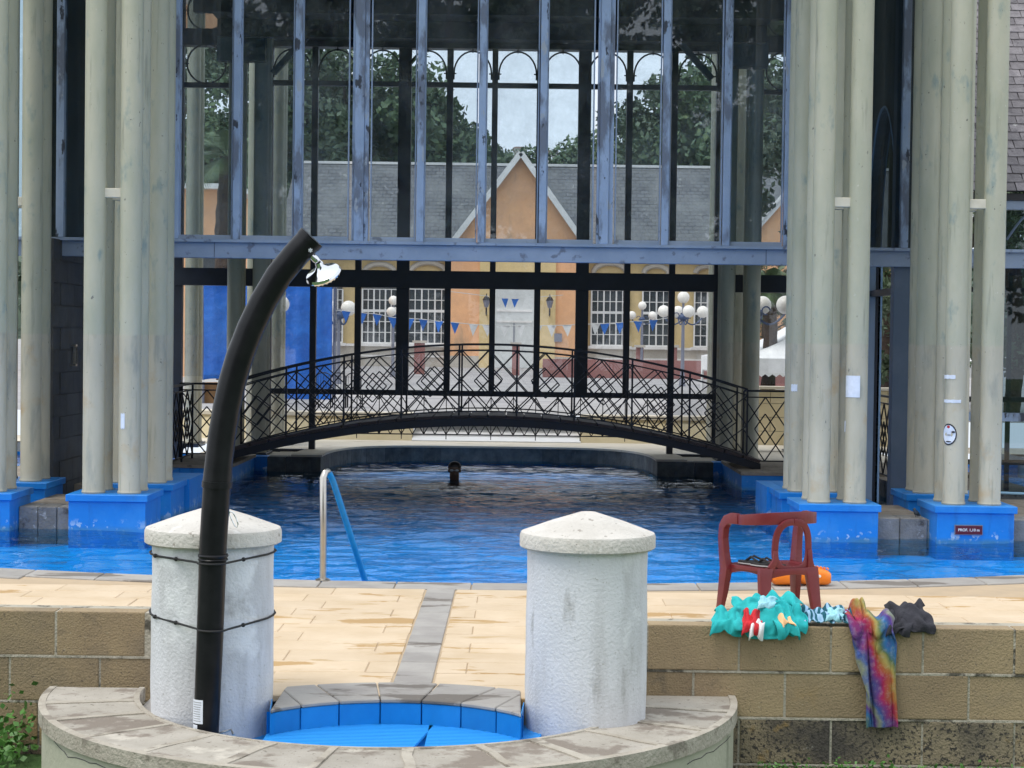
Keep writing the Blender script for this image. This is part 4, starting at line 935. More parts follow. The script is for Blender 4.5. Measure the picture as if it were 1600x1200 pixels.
hw_, hh_ = 22/198, 7.8/198
part('frame', MB().box(sp_.x-hw_, sp_.x+hw_, 14.138, 14.149, sp_.z-hh_, sp_.z+hh_), m_greypost, sg); part('panel', MB().box(sp_.x-hw_+.006, sp_.x+hw_-.006, 14.134, 14.1385, sp_.z-hh_+.006, sp_.z+hh_-.006), m_signred, sg)
def text(body, size, loc, m, parent, rot=(R(90),0,0), name='lettering'):
    cu = bpy.data.curves.new('lettering', 'FONT'); cu.body = body; cu.size = size; cu.align_x = 'CENTER'; cu.align_y = 'CENTER'; cu.extrude = .0006; cu.offset = size*.02
    o = bpy.data.objects.new('tmp', cu); col.objects.link(o); dg = bpy.context.evaluated_depsgraph_get()
    me = bpy.data.meshes.new_from_object(o.evaluated_get(dg)); col.objects.unlink(o); me.materials.append(m)
    p = bpy.data.objects.new(name, me); col.objects.link(p); p.parent = parent; p.location = Vector(loc)-WL[parent.name]; p.rotation_euler = rot; return p
text('PROF. 1,10 m', .030, (sp_.x, 14.1325, sp_.z), m_textwhite, sg)

# ------------------------------------------------------------------ swimmer
def swimmer():
    wp = gz(710, 749, DW); x, y = wp.x, wp.y; z = DW
    V = []; E = []; Rr = []
    def v(p, r, par=None):
        V.append((x+p[0], y+p[1], z+p[2])); Rr.append(r)
        if par is not None: E.append((par, len(V)-1))
        return len(V)-1
    pel = v((0,.62,-.19), (.13,.09)); wa = v((0,.44,-.18), (.11,.08), pel); ch = v((0,.16,-.155), (.14,.085), wa); nb_ = v((0,.035,-.075), (.065,.055), ch)
    nk_ = v((0,.01,-.02), (.048,.05), nb_); jaw = v((0,-.005,.055), (.058,.072), nk_); hd_ = v((0,.0,.115), (.070,.086), jaw); tp = v((0,.01,.170), (.055,.070), hd_)
    nose = v((0,-.095,.075), (.011,.013), jaw)
    for s in (-1, 1):
        ear = v((s*.072,.012,.085), (.010,.016), hd_)
        shd = v((s*.17,.12,-.075), (.05,.045), ch); el = v((s*.33,-.04,-.09), (.036,.036), shd); wr = v((s*.46,-.20,-.07), (.025,.025), el); ha = v((s*.50,-.27,-.068), (.034,.016), wr)
        for k in range(4): v((s*(.485+.018*k),-.37-.01*(k in (1,2)),-.07), (.008,.008), ha)
        v((s*.46,-.31,-.07), (.009,.009), ha)
        hip = v((s*.10,.72,-.19), (.08,.075), pel); kn = v((s*.16,1.05,-.20), (.05,.05), hip); an = v((s*.14,1.40,-.19), (.032,.032), kn); v((s*.14,1.50,-.18), (.028,.018), an)
    me = bpy.data.meshes.new('person'); me.from_pydata(V, E, []); o = bpy.data.objects.new('tmp', me); col.objects.link(o)
    md = o.modifiers.new('s', 'SKIN')
    for i, r in enumerate(Rr): me.skin_vertices[0].data[i].radius = r
    me.skin_vertices[0].data[0].use_root = True
    sb = o.modifiers.new('u', 'SUBSURF'); sb.levels = 2; sb.render_levels = 2
    dg = bpy.context.evaluated_depsgraph_get(); m2 = bpy.data.meshes.new_from_object(o.evaluated_get(dg)); col.objects.unlink(o)
    m2.materials.append(m_skin); m2.polygons.foreach_set('use_smooth', [True]*len(m2.polygons))
    b = bpy.data.objects.new('person', m2); col.objects.link(b); WL[b.name] = Vector((0,0,0))
    tag(b, 'person in the water facing the camera, only head and neck above the surface', 'person')
    g = MB(); g.sphere((x, y+.022, z+.135), .080, 20, 12, (.93,1.05,.86)); part('hair', g, m_hair, b, smooth=True)
    g = MB()
    for s in (-1, 1): g.sphere((x+s*.030, y-.082, z+.105), .021, 10, 6, (1,.5,.62))
    g.bar((x-.01,y-.095,z+.106),(x+.01,y-.095,z+.106),.006); part('goggles', g, m_goggle, b, smooth=True)
    g = MB(); g.bar((x-.018,y-.084,z+.045),(x+.018,y-.084,z+.045),.006); part('mouth', g, m_hair, b)
    g = MB(); g.sphere((x, y+.66, z-.19), .155, 16, 10, (1.05,1.1,.68)); part('swim_shorts', g, m_trunks, b, smooth=True)
swimmer()

# ------------------------------------------------------------------ child's chair
def chair():
    c0 = gz(1211, 956, 0); root = thing('child_chair', 'maroon plastic child armchair on the deck with its back to the camera', 'chair', (c0.x, c0.y, 0))
    th = R(24); rot = Matrix.Rotation(th, 3, 'Z')
    def W(x, y, z): p = rot @ Vector((x, y, 0)); return Vector((c0.x+p.x, c0.y+p.y, z))   # local +y = facing away
    def ribbon(pts, wv, t, up=None):          # band following pts, width vector per point
        g = MB(); n = len(pts); vs = []
        for i, p in enumerate(pts):
            d = (pts[min(i+1,n-1)]-pts[max(i-1,0)]).normalized(); wdir = wv[i].normalized(); nn = d.cross(wdir).normalized(); h = wv[i].length/2
            wd = nn.cross(d).normalized()
            for a, b in ((-1,-1),(1,-1),(1,1),(-1,1)): vs.append(p + wd*h*a + nn*t/2*b)
        fs = [(i*4+k, i*4+(k+1) % 4, (i+1)*4+(k+1) % 4, (i+1)*4+k) for i in range(n-1) for k in range(4)] + [(0,3,2,1), ((n-1)*4,(n-1)*4+1,(n-1)*4+2,(n-1)*4+3)]
        g.add(vs, fs); return g
    def smooth_obj(nm, g, bev=.004):
        o = part(nm, g, m_maroon, root, smooth=True, bevel=bev, seg=2); return o
    SZ, TZ = .235, .515
    # top band: barrel shape open to the front (+y)
    pts = []; wv = []
    N_ = 26
    for i in range(N_+1):
        a = math.pi*(i/N_); x = -.215*math.cos(a); y = -.17*math.sin(a)**.8*1.0 + .02
        z = TZ - .012 - .018*(1-math.sin(a)); pts.append(W(x, y, z)); wv.append(Vector((0,0,.052 + .012*math.sin(a))))
    pre = [W(-.225, .155, .32), W(-.228, .15, .40), W(-.226, .125, .462), W(-.222, .085, .488)]
    wpre = [Vector((0,0,0))+ (W(0,.05,0)-W(0,0,0))]*2 + [ (W(0,.035,0)-W(0,0,0))+Vector((0,0,.03)), Vector((0,0,.05))]
    post = [W(.222, .085, .488), W(.226, .125, .462), W(.228, .15, .40), W(.225, .155, .32)]
    wpost = [Vector((0,0,.05)), (W(0,-.035,0)-W(0,0,0))+Vector((0,0,.03))] + [(W(0,-.05,0)-W(0,0,0))]*2
    # note width vectors stay consistent in side, flips are harmless for a thin band
    smooth_obj('back_band', ribbon(pts, wv, .013), .003)
    for s in (-1, 1):
        P_ = [W(s*.215,.02,.488), W(s*.222,.07,.488), W(s*.226,.115,.474), W(s*.229,.142,.44), W(s*.228,.152,.38), W(s*.222,.150,.30), W(s*.214,.142,.22), W(s*.222,.155,.10), W(s*.232,.168,.0)]
        wd = [.056,.056,.054,.050,.050,.056,.070,.056,.042]
        g = MB(); vs = []; n = len(P_)
        for i, p in enumerate(P_):
            d = (P_[min(i+1,n-1)]-P_[max(i-1,0)]).normalized(); sd_ = (W(1,0,0)-W(0,0,0)).normalized(); nn = d.cross(sd_).normalized()
            for a, b in ((-1,-1),(1,-1),(1,1),(-1,1)): vs.append(p + nn*wd[i]/2*a + sd_*(.010,.013,.016,.018,.018,.018,.019,.016,.012)[i]*b)
        g.add(vs, [(i*4+k, i*4+(k+1) % 4, (i+1)*4+(k+1) % 4, (i+1)*4+k) for i in range(n-1) for k in range(4)] + [(0,3,2,1), ((n-1)*4,(n-1)*4+1,(n-1)*4+2,(n-1)*4+3)])
        smooth_obj('front_leg', g, .003)
        # back legs
        o_x = -.022; P_ = [W(s*.135+o_x,-.150,.25), W(s*.142+o_x,-.155,.20), W(s*.150+o_x,-.168,.10), W(s*.156+o_x,-.185,.0)]; ww = [.078,.068,.056,.046]; g = MB(); vs = []
        for i, p in enumerate(P_):
            sd_ = (W(1,0,0)-W(0,0,0)); fd = (W(0,1,0)-W(0,0,0))
            for a, b in ((-1,-1),(1,-1),(1,1),(-1,1)): vs.append(p + sd_*ww[i]/2*a + fd*.016*b)
        g.add(vs, [(i*4+k, i*4+(k+1) % 4, (i+1)*4+(k+1) % 4, (i+1)*4+k) for i in range(3) for k in range(4)] + [(0,3,2,1),(12,13,14,15)])
        smooth_obj('back_leg', g, .004)
        # side skirt under the seat, arched
        P_ = [W(s*(.13+.08*t), -.145+.29*t, .232-.016+.014*math.sin(math.pi*t)) for t in [i/8 for i in range(9)]]
        smooth_obj('side_skirt', ribbon(P_, [Vector((0,0,.05-.022*math.sin(math.pi*i/8)))]*9 if False else [Vector((0,0,.052-.024*math.sin(math.pi*i/8))) for i in range(9)], .010), .002)
    # rear and front skirts
    smooth_obj('rear_skirt', ribbon([W(-.13+.26*t, -.150-.02*math.sin(math.pi*t), .222+.010*math.sin(math.pi*t)) for t in [i/10 for i in range(11)]], [Vector((0,0,.050-.018*math.sin(math.pi*i/10))) for i in range(11)], .012), .003)
    smooth_obj('front_skirt', ribbon([W(-.20+.40*t, .150+.015*math.sin(math.pi*t), .222+.012*math.sin(math.pi*t)) for t in [i/10 for i in range(11)]], [Vector((0,0,.046-.02*math.sin(math.pi*i/10))) for i in range(11)], .010), .002)
    # oval loop of the backrest
    P_ = []
    for i in range(41):
        t = 2*math.pi*i/40; c_, s_ = math.cos(t), math.sin(t); wv2 = .100-.012*(1-c_)*0-.010*c_
        P_.append(W(wv2*math.copysign(abs(s_)**.72, s_), -.158+.010*s_**2-.004*c_, .362+.122*math.copysign(abs(c_)**.72, c_)))
    ctr = W(0,-.158,.362); wv_ = [(p-ctr).normalized()*(.034+.010*abs(math.sin(2*math.pi*i/40))*0) for i, p in enumerate(P_)]; smooth_obj('oval_back', ribbon(P_, wv_, .016), .004)
    for s_ in (-1, 1):
        smooth_obj('back_stay', ribbon([W(s_*.101,-.156,.34), W(s_*.105,-.157,.29), W(s_*.120-.01,-.158,.245)], [(W(.026,0,0)-W(0,0,0)), (W(.029,0,0)-W(0,0,0)), (W(.042,0,0)-W(0,0,0))], .015), .004)
    # seat rim and slats
    g = MB(); rim = [(-.19,.15),(.19,.15),(.205,.12),(.205,.02),(.14,-.15),(-.14,-.15),(-.205,.02),(-.205,.12)]; inn = [(-.14,.11),(.14,.11),(.15,.10),(.15,.02),(.105,-.105),(-.105,-.105),(-.15,.02),(-.15,.10)]
    vs = [W(a,b,.243) for a,b in rim]+[W(a,b,.240) for a,b in inn]+[W(a,b,.228) for a,b in rim]+[W(a,b,.228) for a,b in inn]
    fs = []
    for k in range(8):
        k2 = (k+1) % 8; fs += [(k,k2,8+k2,8+k),(16+k,24+k,24+k2,16+k2),(k,16+k,16+k2,k2),(8+k,8+k2,24+k2,24+k)]
    g.add(vs, fs); smooth_obj('seat_rim', g, 0)
    g = MB()
    for i in range(14):
        u = -.14+.0205*i; y0 = -.105+(max(0, abs(u)-.105)*2.5); g.bar(W(u,y0,.238), W(u+.0,.11,.238), .011, .007)
    for j in range(5): g.bar(W(-.15,-.07+.04*j,.235), W(.15,-.07+.04*j,.235), .006, .006)
    part('seat_slats', g, m_maroon, root, kind='stuff')
    return W
W = chair()
def sandal(px_off, rotz, z, label):
    L = .20; g = MB(); out = []
    for i in range(21):
        t = 2*math.pi*i/20; l = math.cos(t); wd = .036*(1+.18*l)*(1-.10*math.cos(2*t)); out.append((L/2*l, wd*math.sin(t)))
    out = out[:-1]; c, s = math.cos(rotz), math.sin(rotz); base = W(px_off[0], px_off[1], z)
    root = thing('flip_flop', label, 'sandal', base, 'pair of black flip-flops')
    g.slab([(base.x+c*a-s*b, base.y+s*a+c*b) for a, b in out], z, z+.012); part('sole', g, m_sandal, root, bevel=.003)
    g = MB(); g.slab([(base.x+c*a*1.01-s*b*1.02, base.y+s*a*1.01+c*b*1.02) for a, b in out], z-.003, z+.003); part('sole_edge', g, m_sole, root)
    g = MB()
    for sg_ in (-1, 1): g.tube([(base.x+c*.055, base.y+s*.055, z+.012), (base.x+c*.02-s*.022*sg_, base.y+s*.02+c*.022*sg_, z+.036), (base.x-c*.03-s*.036*sg_, base.y-s*.03+c*.036*sg_, z+.013)], .006, 8)
    part('strap', g, m_sandal, root, smooth=True)
sandal((-.075, -.045), R(148), .250, 'black flip-flop with pale sole edge on the chair seat, nearer the backrest oval')
sandal((-.09, .05), R(150), .250, 'black flip-flop on the chair seat, nearer the front edge and partly covered')

# orange armbands
def armband(px, py, L, wd, h, rot, label, tilt=0):
    c = gz(px, py, .006); root = thing('armband', label, 'armband', c, 'orange inflatable armbands'); g = MB(); q = Matrix.Rotation(rot, 3, 'Z')
    def fn(u, v):
        a = 2*math.pi*u; t = v*2-1; k = (1-abs(t)**8*.35)*(1+.02*math.sin(a*9+t*5))*(1-.25*t*tilt)
        p = q @ Vector((t*L/2, wd/2*math.cos(a)*k, 0)); sq = math.copysign(abs(math.sin(a))**.55, math.sin(a)); return (c.x+p.x, c.y+p.y, h/2*(1+sq*k)+.008 - h/2*.25*t*tilt)
    g.grid(fn, 28, 14); part('sleeve', g, m_orange, root, smooth=True)
    g = MB()
    for i in range(9):
        t = -.8+.2*i; p = q @ Vector((t*L/2, 0, 0)); g.tube([(c.x+p.x, c.y+p.y-.02, h*(1-.12*t*tilt)+.006), (c.x+p.x, c.y+p.y+.02, h*(1-.12*t*tilt)+.006)], .005, 6)
    part('seam_ribs', g, m_orange, root, smooth=True)
    p = q @ Vector((L*.12, -wd/2, 0)); part('valve', MB().tube([(c.x+p.x, c.y+p.y+.01, h*.6), (c.x+p.x+.006, c.y+p.y-.012, h*.62)], .008, 10), m_marquee, root, smooth=True)
armband(1227, 914, .165, .13, .100, R(3), 'flat orange armband under the maroon chair')
armband(1272, 914, .19, .12, .108, R(-8), 'puffed orange armband right of the chair, sloping to the right', 1)

# ------------------------------------------------------------------ cloths on the parapet
X = lambda px, py=975: at(px, py, 7.29).x
def fallen(nm, key, px, m, parent, sx=1, sy=1, sz=1, dy=0, dz=0, rz=0, thick=.006, umin=0, umax=1, vmin=0, vmax=1, soft=4):
    """a settled, folded sheet of cloth lying over the front edge of the parapet"""
    nu, nv, co = SH[key]; g = MB(); cx = X(px); c, s_ = math.cos(rz), math.sin(rz)
    g.v = [(cx+(x*c-z*s_ if rz else x)*sx, 7.305+y*sy+dy, .243+(z*c+x*s_ if rz else z)*sz+dz) for x, y, z in co.tolist()]
    g.f = [(j*(nu+1)+i, j*(nu+1)+i+1, (j+1)*(nu+1)+i+1, (j+1)*(nu+1)+i) for j in range(nv) for i in range(nu) if umin*nu <= i < umax*nu and vmin*nv <= j < vmax*nv]
    off = WL[parent.name]; me = bpy.data.meshes.new(nm); me.from_pydata([(a-off[0], b-off[1], c_-off[2]) for a, b, c_ in g.v], [], g.f); me.polygons.foreach_set('use_smooth', [True]*len(me.polygons)); me.materials.append(m)
    bm_ = bmesh.new(); bm_.from_mesh(me); bmesh.ops.delete(bm_, geom=[v for v in bm_.verts if not v.link_faces], context='VERTS')
    for _ in range(soft): bmesh.ops.smooth_vert(bm_, verts=bm_.verts, factor=.5, use_axis_x=True, use_axis_y=True, use_axis_z=True)
    bm_.to_mesh(me); bm_.free()
    o = bpy.data.objects.new(nm, me); col.objects.link(o); o.parent = parent; WL[o.name] = off
    md = o.modifiers.new('thickness', 'SOLIDIFY'); md.thickness = thick; md.offset = 0
    sb = o.modifiers.new('soft', 'SUBSURF'); sb.levels = 1; sb.render_levels = 2
    return o
tw = thing('turquoise_towel', 'crumpled turquoise towel with red, white and apricot patches left of the rainbow towel', 'towel', (X(1190), 7.4, .24))
fallen('main_heap', 'turq', 1210, m_cyan, tw, sx=1.02, sy=1.04, sz=1.08, dy=.012, soft=3)
fallen('hanging_corner', 'turqL', 1149, m_cyan, tw, sx=.95, sz=.95, soft=2)
fallen('hanging_corner', 'turqL', 1221, m_cyan, tw, sx=-.66, sz=1.15, dy=-.018, soft=3)
fallen('red_patch', 'turqL', 1181, m_red, tw, sx=.55, sz=.85, dy=-.020, dz=.002, soft=3)
fallen('white_patch', 'turqL', 1187, m_wcloth, tw, sx=.42, sz=1.15, dy=-.024, dz=-.004, vmax=.42, soft=3)
fallen('apricot_patch', 'turqL', 1220, m_skinprint, tw, sx=-.62, sz=1.15, dy=-.023, dz=.001, umin=.22, umax=.8, vmin=.2, vmax=.6, soft=3)
fallen('pale_fold', 'turqL', 1207, m_cyand, tw, sx=.50, sy=.45, sz=.45, dy=.055, dz=.077, soft=3)
sc = thing('striped_swimwear', 'crumpled teal and pale blue printed swimwear between turquoise and rainbow towels', 'swimwear', (X(1292), 7.4, .24))
fallen('shorts', 'swim', 1297, m_stripe, sc, sx=.98, sy=1.1, sz=1.15, soft=1)
fallen('pale_panel', 'turqL', 1312, m_cyand, sc, sx=.5, sy=.5, sz=.45, dy=.02, dz=.036, soft=3)
rt = thing('rainbow_towel', 'long multicoloured towel hanging down over the block parapet', 'towel', (X(1368), 7.3, .24))
fallen('hanging_cloth', 'rain', 1363, m_rainbow, rt, sx=1.0, sz=.93, dy=-.002, rz=.045, soft=1)
fallen('gathered_fold', 'turqL', 1345, m_rainbow, rt, sx=-.42, sy=.9, sz=1.35, dy=.01, dz=.015)
bk_ = thing('black_garment', 'bunched black garment on the parapet right of the rainbow towel', 'garment', (X(1425), 7.4, .24))
fallen('bundle', 'black', 1428, m_blackcloth, bk_, sx=.98, sz=1.0, dy=.01, soft=3)
fallen('hanging_sleeve', 'turqL', 1415, m_blackcloth, bk_, sx=.75, sz=.85)
ty = thing('yellow_toy', 'tiny yellow rubber toy at the left end of the turquoise towel', 'toy', (X(1119), 7.40, .24))
g = MB(); p = at(1120,966,7.38); g.sphere((p.x+.004, 7.38, .258), .014, 12, 8, (1.4,.9,.8)); g.tube([(p.x, 7.38, .258), (p.x-.022, 7.375, .249)], [.010,.002], 8); part('body', g, m_yellowtoy, ty, smooth=True)

# bird on the stone coping
bp_ = gz(1432, 808, 0); bd = thing('small_bird', 'small dark bird standing on the stone bank between the right clusters', 'bird', bp_)
g = MB(); c = Vector((bp_.x, 14.6, 0)) if False else Vector(bp_)
g.tube([c+Vector((.03,.02,.012)), c+Vector((.012,.01,.026)), c+Vector((-.004,0,.036)), c+Vector((-.016,-.004,.052)), c+Vector((-.018,-.006,.066)), c+Vector((-.019,-.007,.075))], [.006,.016,.021,.014,.012,.004], 12); part('body', g, m_bird, bd, smooth=True)
part('beak', MB().tube([c+Vector((-.024,-.012,.066)), c+Vector((-.036,-.018,.063))], [.004,.001], 6), m_sandal, bd)
part('leg', MB().bar(c+Vector((-.008,0,.0)), c+Vector((-.006,0,.024)), .003), m_sandal, bd); part('leg', MB().bar(c+Vector((.006,0,.0)), c+Vector((.004,0,.024)), .003), m_sandal, bd)

# ------------------------------------------------------------------ right wing: slate roof and glazed wall
RWX0, RWX1, RWY = CX+4.32, CX+9.5, 17.0
wing = thing('side_wing', 'low side wing with old slate roof and glazed wall at the right edge', 'building', (RWX0+2, RWY, 0))
ez = at(1590,300,RWY-.15).z
sl_h, sl_w, ang = .118, .165, R(48)
rf = part('roof', MB().add([(RWX0,RWY-.15,ez),(RWX1,RWY-.15,ez),(RWX1,RWY+3.6,ez+3.75*math.tan(ang)),(RWX0,RWY+3.6,ez+3.75*math.tan(ang))], [(0,1,2,3)]), m_ceiling, wing)
sme = MB(); sme.box(-sl_w/2+.003, sl_w/2-.003, 0, sl_h+.05, 0, .009); smm = sme.mesh('slate', bevel=.002, seg=1); smm.materials.append(m_slate)
rest = MB()
nsl = 0
for j in range(26):
    for i in range(11):
        x = CX+4.33 + sl_w*(i+.5)+(sl_w/2 if j % 2 else 0); dd = sl_h*j
        inst('slate', smm, wing if False else rf, (x, RWY-.16+dd*math.cos(ang), ez+.006+dd*math.sin(ang)+random.uniform(0,.004)), (ang-.07, 0, random.uniform(-.02,.02)))
part('eave_board', MB().box(RWX0, RWX1, RWY-.12, RWY-.05, ez-.075, ez-.01), m_blackprint, wing); part('gutter_band', MB().box(RWX0-.05, RWX1, RWY-.10, RWY-.0, ez-.16, ez-.078), m_beam, wing)
def wz(y): return at(1590, y, RWY).z
part('mid_beam', MB().box(RWX0-.2, RWX1, RWY-.10, RWY, wz(418), wz(392)), m_beam, wing)
part('low_rail', MB().box(RWX0-.2, RWX1, RWY-.08, RWY, wz(658), wz(645)), m_frame, wing)
for i in range(5):
    x = at(1562,500,RWY).x + .62*i
    part('window_post', MB().box(x-.025, x+.025, RWY-.07, RWY, 0, ez-.16), m_tealpost, wing)
    part('glass_pane', MB().box(x+.027, x+.593, RWY-.03, RWY-.024, .0, ez-.165), m_glass_side, wing)
    part('inner_frame', MB().box(x+.16, x+.20, RWY+.3, RWY+.34, 0, 2.1), m_steel, wing)
    g = MB(); g.tube([(x+.04+.56*t_, RWY-.045, 2.40+.28*math.sin(math.pi*t_)) for t_ in [k/16 for k in range(17)]], .012, 6); part('arch_bar', g, m_tealpost, wing)
part('inner_rail', MB().box(RWX0, RWX1, RWY+.3, RWY+.34, wz(455), wz(448)), m_steel, wing); part('inner_rail', MB().box(RWX0, RWX1, RWY+.3, RWY+.34, wz(630), wz(622)), m_steel, wing); part('inner_rail', MB().box(RWX0, RWX1, RWY+.3, RWY+.34, wz(730), wz(722)), m_steel, wing)
part('gable_end', MB().box(RWX0-.002, RWX0+.04, RWY-.05, RWY+.3, 0, ez), m_tan, wing)
hs_ = one('water_hose', MB().tube([(RWX0-.3, 16.2, at(1560,768,16.2).z), (RWX0+.2, 16.25, at(1575,770,16.2).z), (RWX0+1.2, 16.3, at(1600,775,16.2).z)], .012, 8), m_pipe, 'pale blue hose running low along the glazed side wing', 'hose', smooth=True)

# ------------------------------------------------------------------ far building
BD = 65.0
hall = thing('peach_hall', 'long peach and yellow hall with slate roof and central gable across the yard', 'building', at(812,580,BD))
def A(px, py, D=BD): return at(px, py, D)
def rect(mb, x0, y0, x1, y1, D, th=.2):       # screen-measured rectangle at its real distance, axis-aligned in the world
    a = A((x0+x1)/2-(x1-x0)/2, (y0+y1)/2, D); b = A(x1, (y0+y1)/2, D); xm = (x0+x1)/2; zt = A(xm, y0, D).z; zb = A(xm, y1, D).z
    return mb.box(a.x, b.x, D, D+th, zb, zt)
gzr = .35
zw = A(812, 395).z
xa, xb = A(440,500).x, A(1420,500).x
part('wall', MB().box(xa, xb, BD+.6, BD+1.0, gzr, zw+.2), m_yellow, hall)
xg0, xg1 = A(703,500).x, A(912,500).x
part('gable_wall', MB().poly([(xg0,gzr),(xg1,gzr),(xg1,A(900,385).z),(A(814,250).x,A(814,246).z),(xg0,A(700,385).z)], BD, BD+.6), m_peach, hall)
# base course
part('base_course', MB().box(xa, xb, BD+.52, BD+.6, gzr, A(950,545).z), m_base, hall); part('base_course', MB().box(xg0-.05, xg1+.05, BD-.06, BD, gzr, A(812,557).z), m_base, hall)
part('string_course', MB().box(xa, xb, BD+.48, BD+.55, A(950,546).z, A(950,542).z), m_trim, hall)
part('string_course', MB().box(xa, xb, BD+.46, BD+.55, A(1000,563).z, A(1000,560).z), m_trim, hall)
# roofs
zr = A(812,259,71).z
part('roof', MB().add([(xa-.3,BD+.1,zw-.1),(xb+.5,BD+.1,zw-.1),(xb+.5,71,zr),(xa-.3,71,zr),(xa-.3,77,zw-.1),(xb+.5,77,zw-.1)], [(0,1,2,3),(3,2,5,4)]), m_slatefar, hall)
part('ridge_tiles', MB().box(xa-.3, xb+.5, 70.9, 71.1, zr-.02, zr+.08), m_trim, hall)
ax_, az_ = A(814,238).x, A(814,238).z
for s in (-1, 1):
    ex = A(697,392).x if s < 0 else A(923,392).x; ez2 = A(812,392).z
    part('gable_roof', MB().add([(ax_,BD-.35,az_),(ex,BD-.35,ez2),(ex,BD+3,ez2),(ax_,BD+6,az_)], [(0,1,2,3)]), m_slatefar, hall)
    g = MB(); g.bar((ax_, BD-.36, az_-.05), (ex, BD-.36, ez2-.05), .08, .20); part('rake_board', g, m_trim, hall)
# yellow pilasters and door
for x0, x1 in ((749,766),(843,868)): part('pilaster', rect(MB(), x0, 400, x1, 575, BD-.10, .1), m_yellow, hall)
part('pilaster', rect(MB(), 766, 400, 843, 452, BD-.06, .06), m_yellow, hall)
dr = part('door', rect(MB(), 773, 452, 834, 575, BD-.14, .10), m_door, hall)
part('door_rail', rect(MB(), 776, 484, 831, 487, BD-.17, .03), m_trim, dr); part('door_rail', rect(MB(), 776, 501, 831, 504, BD-.17, .03), m_trim, dr); part('door_gap', rect(MB(), 802, 505, 803.5, 572, BD-.17, .03), m_greypost, dr)
part('notice_box', rect(MB(), 866, 521, 878, 534, BD-.12, .1), m_greypost, hall)
# windows with glazing bars and arched heads
def hwin(x0, x1, y0, y1, cols_, D=BD+.6):
    f = part('window', rect(MB(), x0, y0, x1, y1, D-.10, .06), m_wpane, hall); g = MB()
    n = cols_
    for i in range(n+1):
        x = x0+(x1-x0)*i/n; wd = 1.5 if i % 2 else 2.6; rect(g, x-wd/2*.9, y0, x+wd/2*.9, y1, D-.16, .05)
    for j in range(6):
        y = y0+(y1-y0)*j/5; wd = 1.3 if j != 2 else 4
        if j == 5: wd = 3
        rect(g, x0, y-wd/2, x1, y+wd/2, D-.155, .045)
    part('glazing_bars', g, m_wframe, f)
    part('sill', rect(MB(), x0-5, y1+.5, x1+5, y1+5, D-.25, .2), m_trim, f)
    xm, r = (x0+x1)/2, (x1-x0)/2*.9; c = A(xm, 427, D-.12); rr = r/ (F/D); g = MB(); g.tube([(c.x+rr*math.cos(t), D-.12, c.z+rr*.6*math.sin(t)) for t in [math.pi*i/12 for i in range(13)]], .10, 6); part('arched_head', g, m_base, f)
    part('head_pane', rect(MB(), x0, 430, x1, y0-1, D-.08, .06), m_wpane, f)
hwin(566,620,452,536,6); hwin(638,700,452,537,6); hwin(924,982,454,540,6); hwin(1004,1047,455,541,4); hwin(1085,1125,456,542,4); hwin(505,535,452,535,4)
hwin(1240,1290,460,543,4)
# second gable at the right and neighbouring wall at the left
part('right_gable', MB().poly([(A(1180,470,60).x,.35),(A(1400,470,60).x,.35),(A(1400,470,60).x,A(1400,392,60).z),(A(1268,270,60).x,A(1268,262,60).z),(A(1180,470,60).x,A(1180,362,60).z)], 60, 60.5), m_peach, hall)
g = MB(); g.bar((A(1268,250,59.8).x,59.8,A(1268,262,60).z+.05), (A(1170,375,59.8).x,59.8,A(1170,372,60).z+.05), .10, .22); g.bar((A(1268,250,59.8).x,59.8,A(1268,262,60).z+.05), (A(1400,375,59.8).x,59.8,A(1400,400,60).z+.05), .10, .22); part('rake_board', g, m_trim, hall)
g = MB(); g.add([(A(1268,250,60).x,59.7,A(1268,262,60).z+.1),(A(1170,375,60).x,59.7,A(1170,372,60).z+.1),(A(1170,375,60).x,66,A(1170,372,60).z+.1),(A(1268,250,60).x,70,A(1268,262,60).z+.1)], [(0,1,2,3)])
g.add([(A(1268,250,60).x,59.7,A(1268,262,60).z+.1),(A(1400,375,60).x,59.7,A(1400,400,60).z+.1),(A(1400,375,60).x,66,A(1400,400,60).z+.1),(A(1268,250,60).x,70,A(1268,262,60).z+.1)], [(0,1,2,3)])
part('gable_roof', g, m_slatefar, hall)
lh = thing('orange_house', 'orange rendered house wall behind the palm at far left', 'house', A(330,560,45))
part('wall', MB().box(A(150,500,45).x, A(358,500,45).x, 45, 52, .35, A(330,296,45).z), m_peach, lh)
part('eave', MB().box(A(150,500,45).x-.2, A(360,500,45).x+.2, 44.7, 52.3, A(330,296,45).z, A(330,288,45).z), m_trim, lh)
part('window', rect(MB(), 315, 380, 350, 425, 44.95, .06), m_wpane, lh)
# wall lanterns
def lantern(px, py, label):
    c = A(px, py, BD-.45); root = thing('wall_lantern', label, 'lantern', c, 'wall lanterns beside the door')
    k = 1/43.5
    g = MB(); g.lathe([(0,-9*k),(3*k,-8*k),(5.5*k,2*k),(5.5*k,3*k),(0,3*k)], c, 6); part('glass_body', g, m_greypost, root)
    g = MB(); g.lathe([(6.5*k,3*k),(3.5*k,8*k),(1.2*k,10*k),(.6*k,13*k),(0,14*k)], c, 6); part('hood', g, m_iron, root)
    g = MB(); g.tube([(c.x, c.y, c.z-9*k), (c.x, c.y, c.z-18*k), (c.x, c.y+.42, c.z-20*k)], .03, 6); part('bracket', g, m_iron, root)
lantern(760, 472, 'black wall lantern left of the pale hall door'); lantern(859, 473, 'black wall lantern right of the pale hall door')

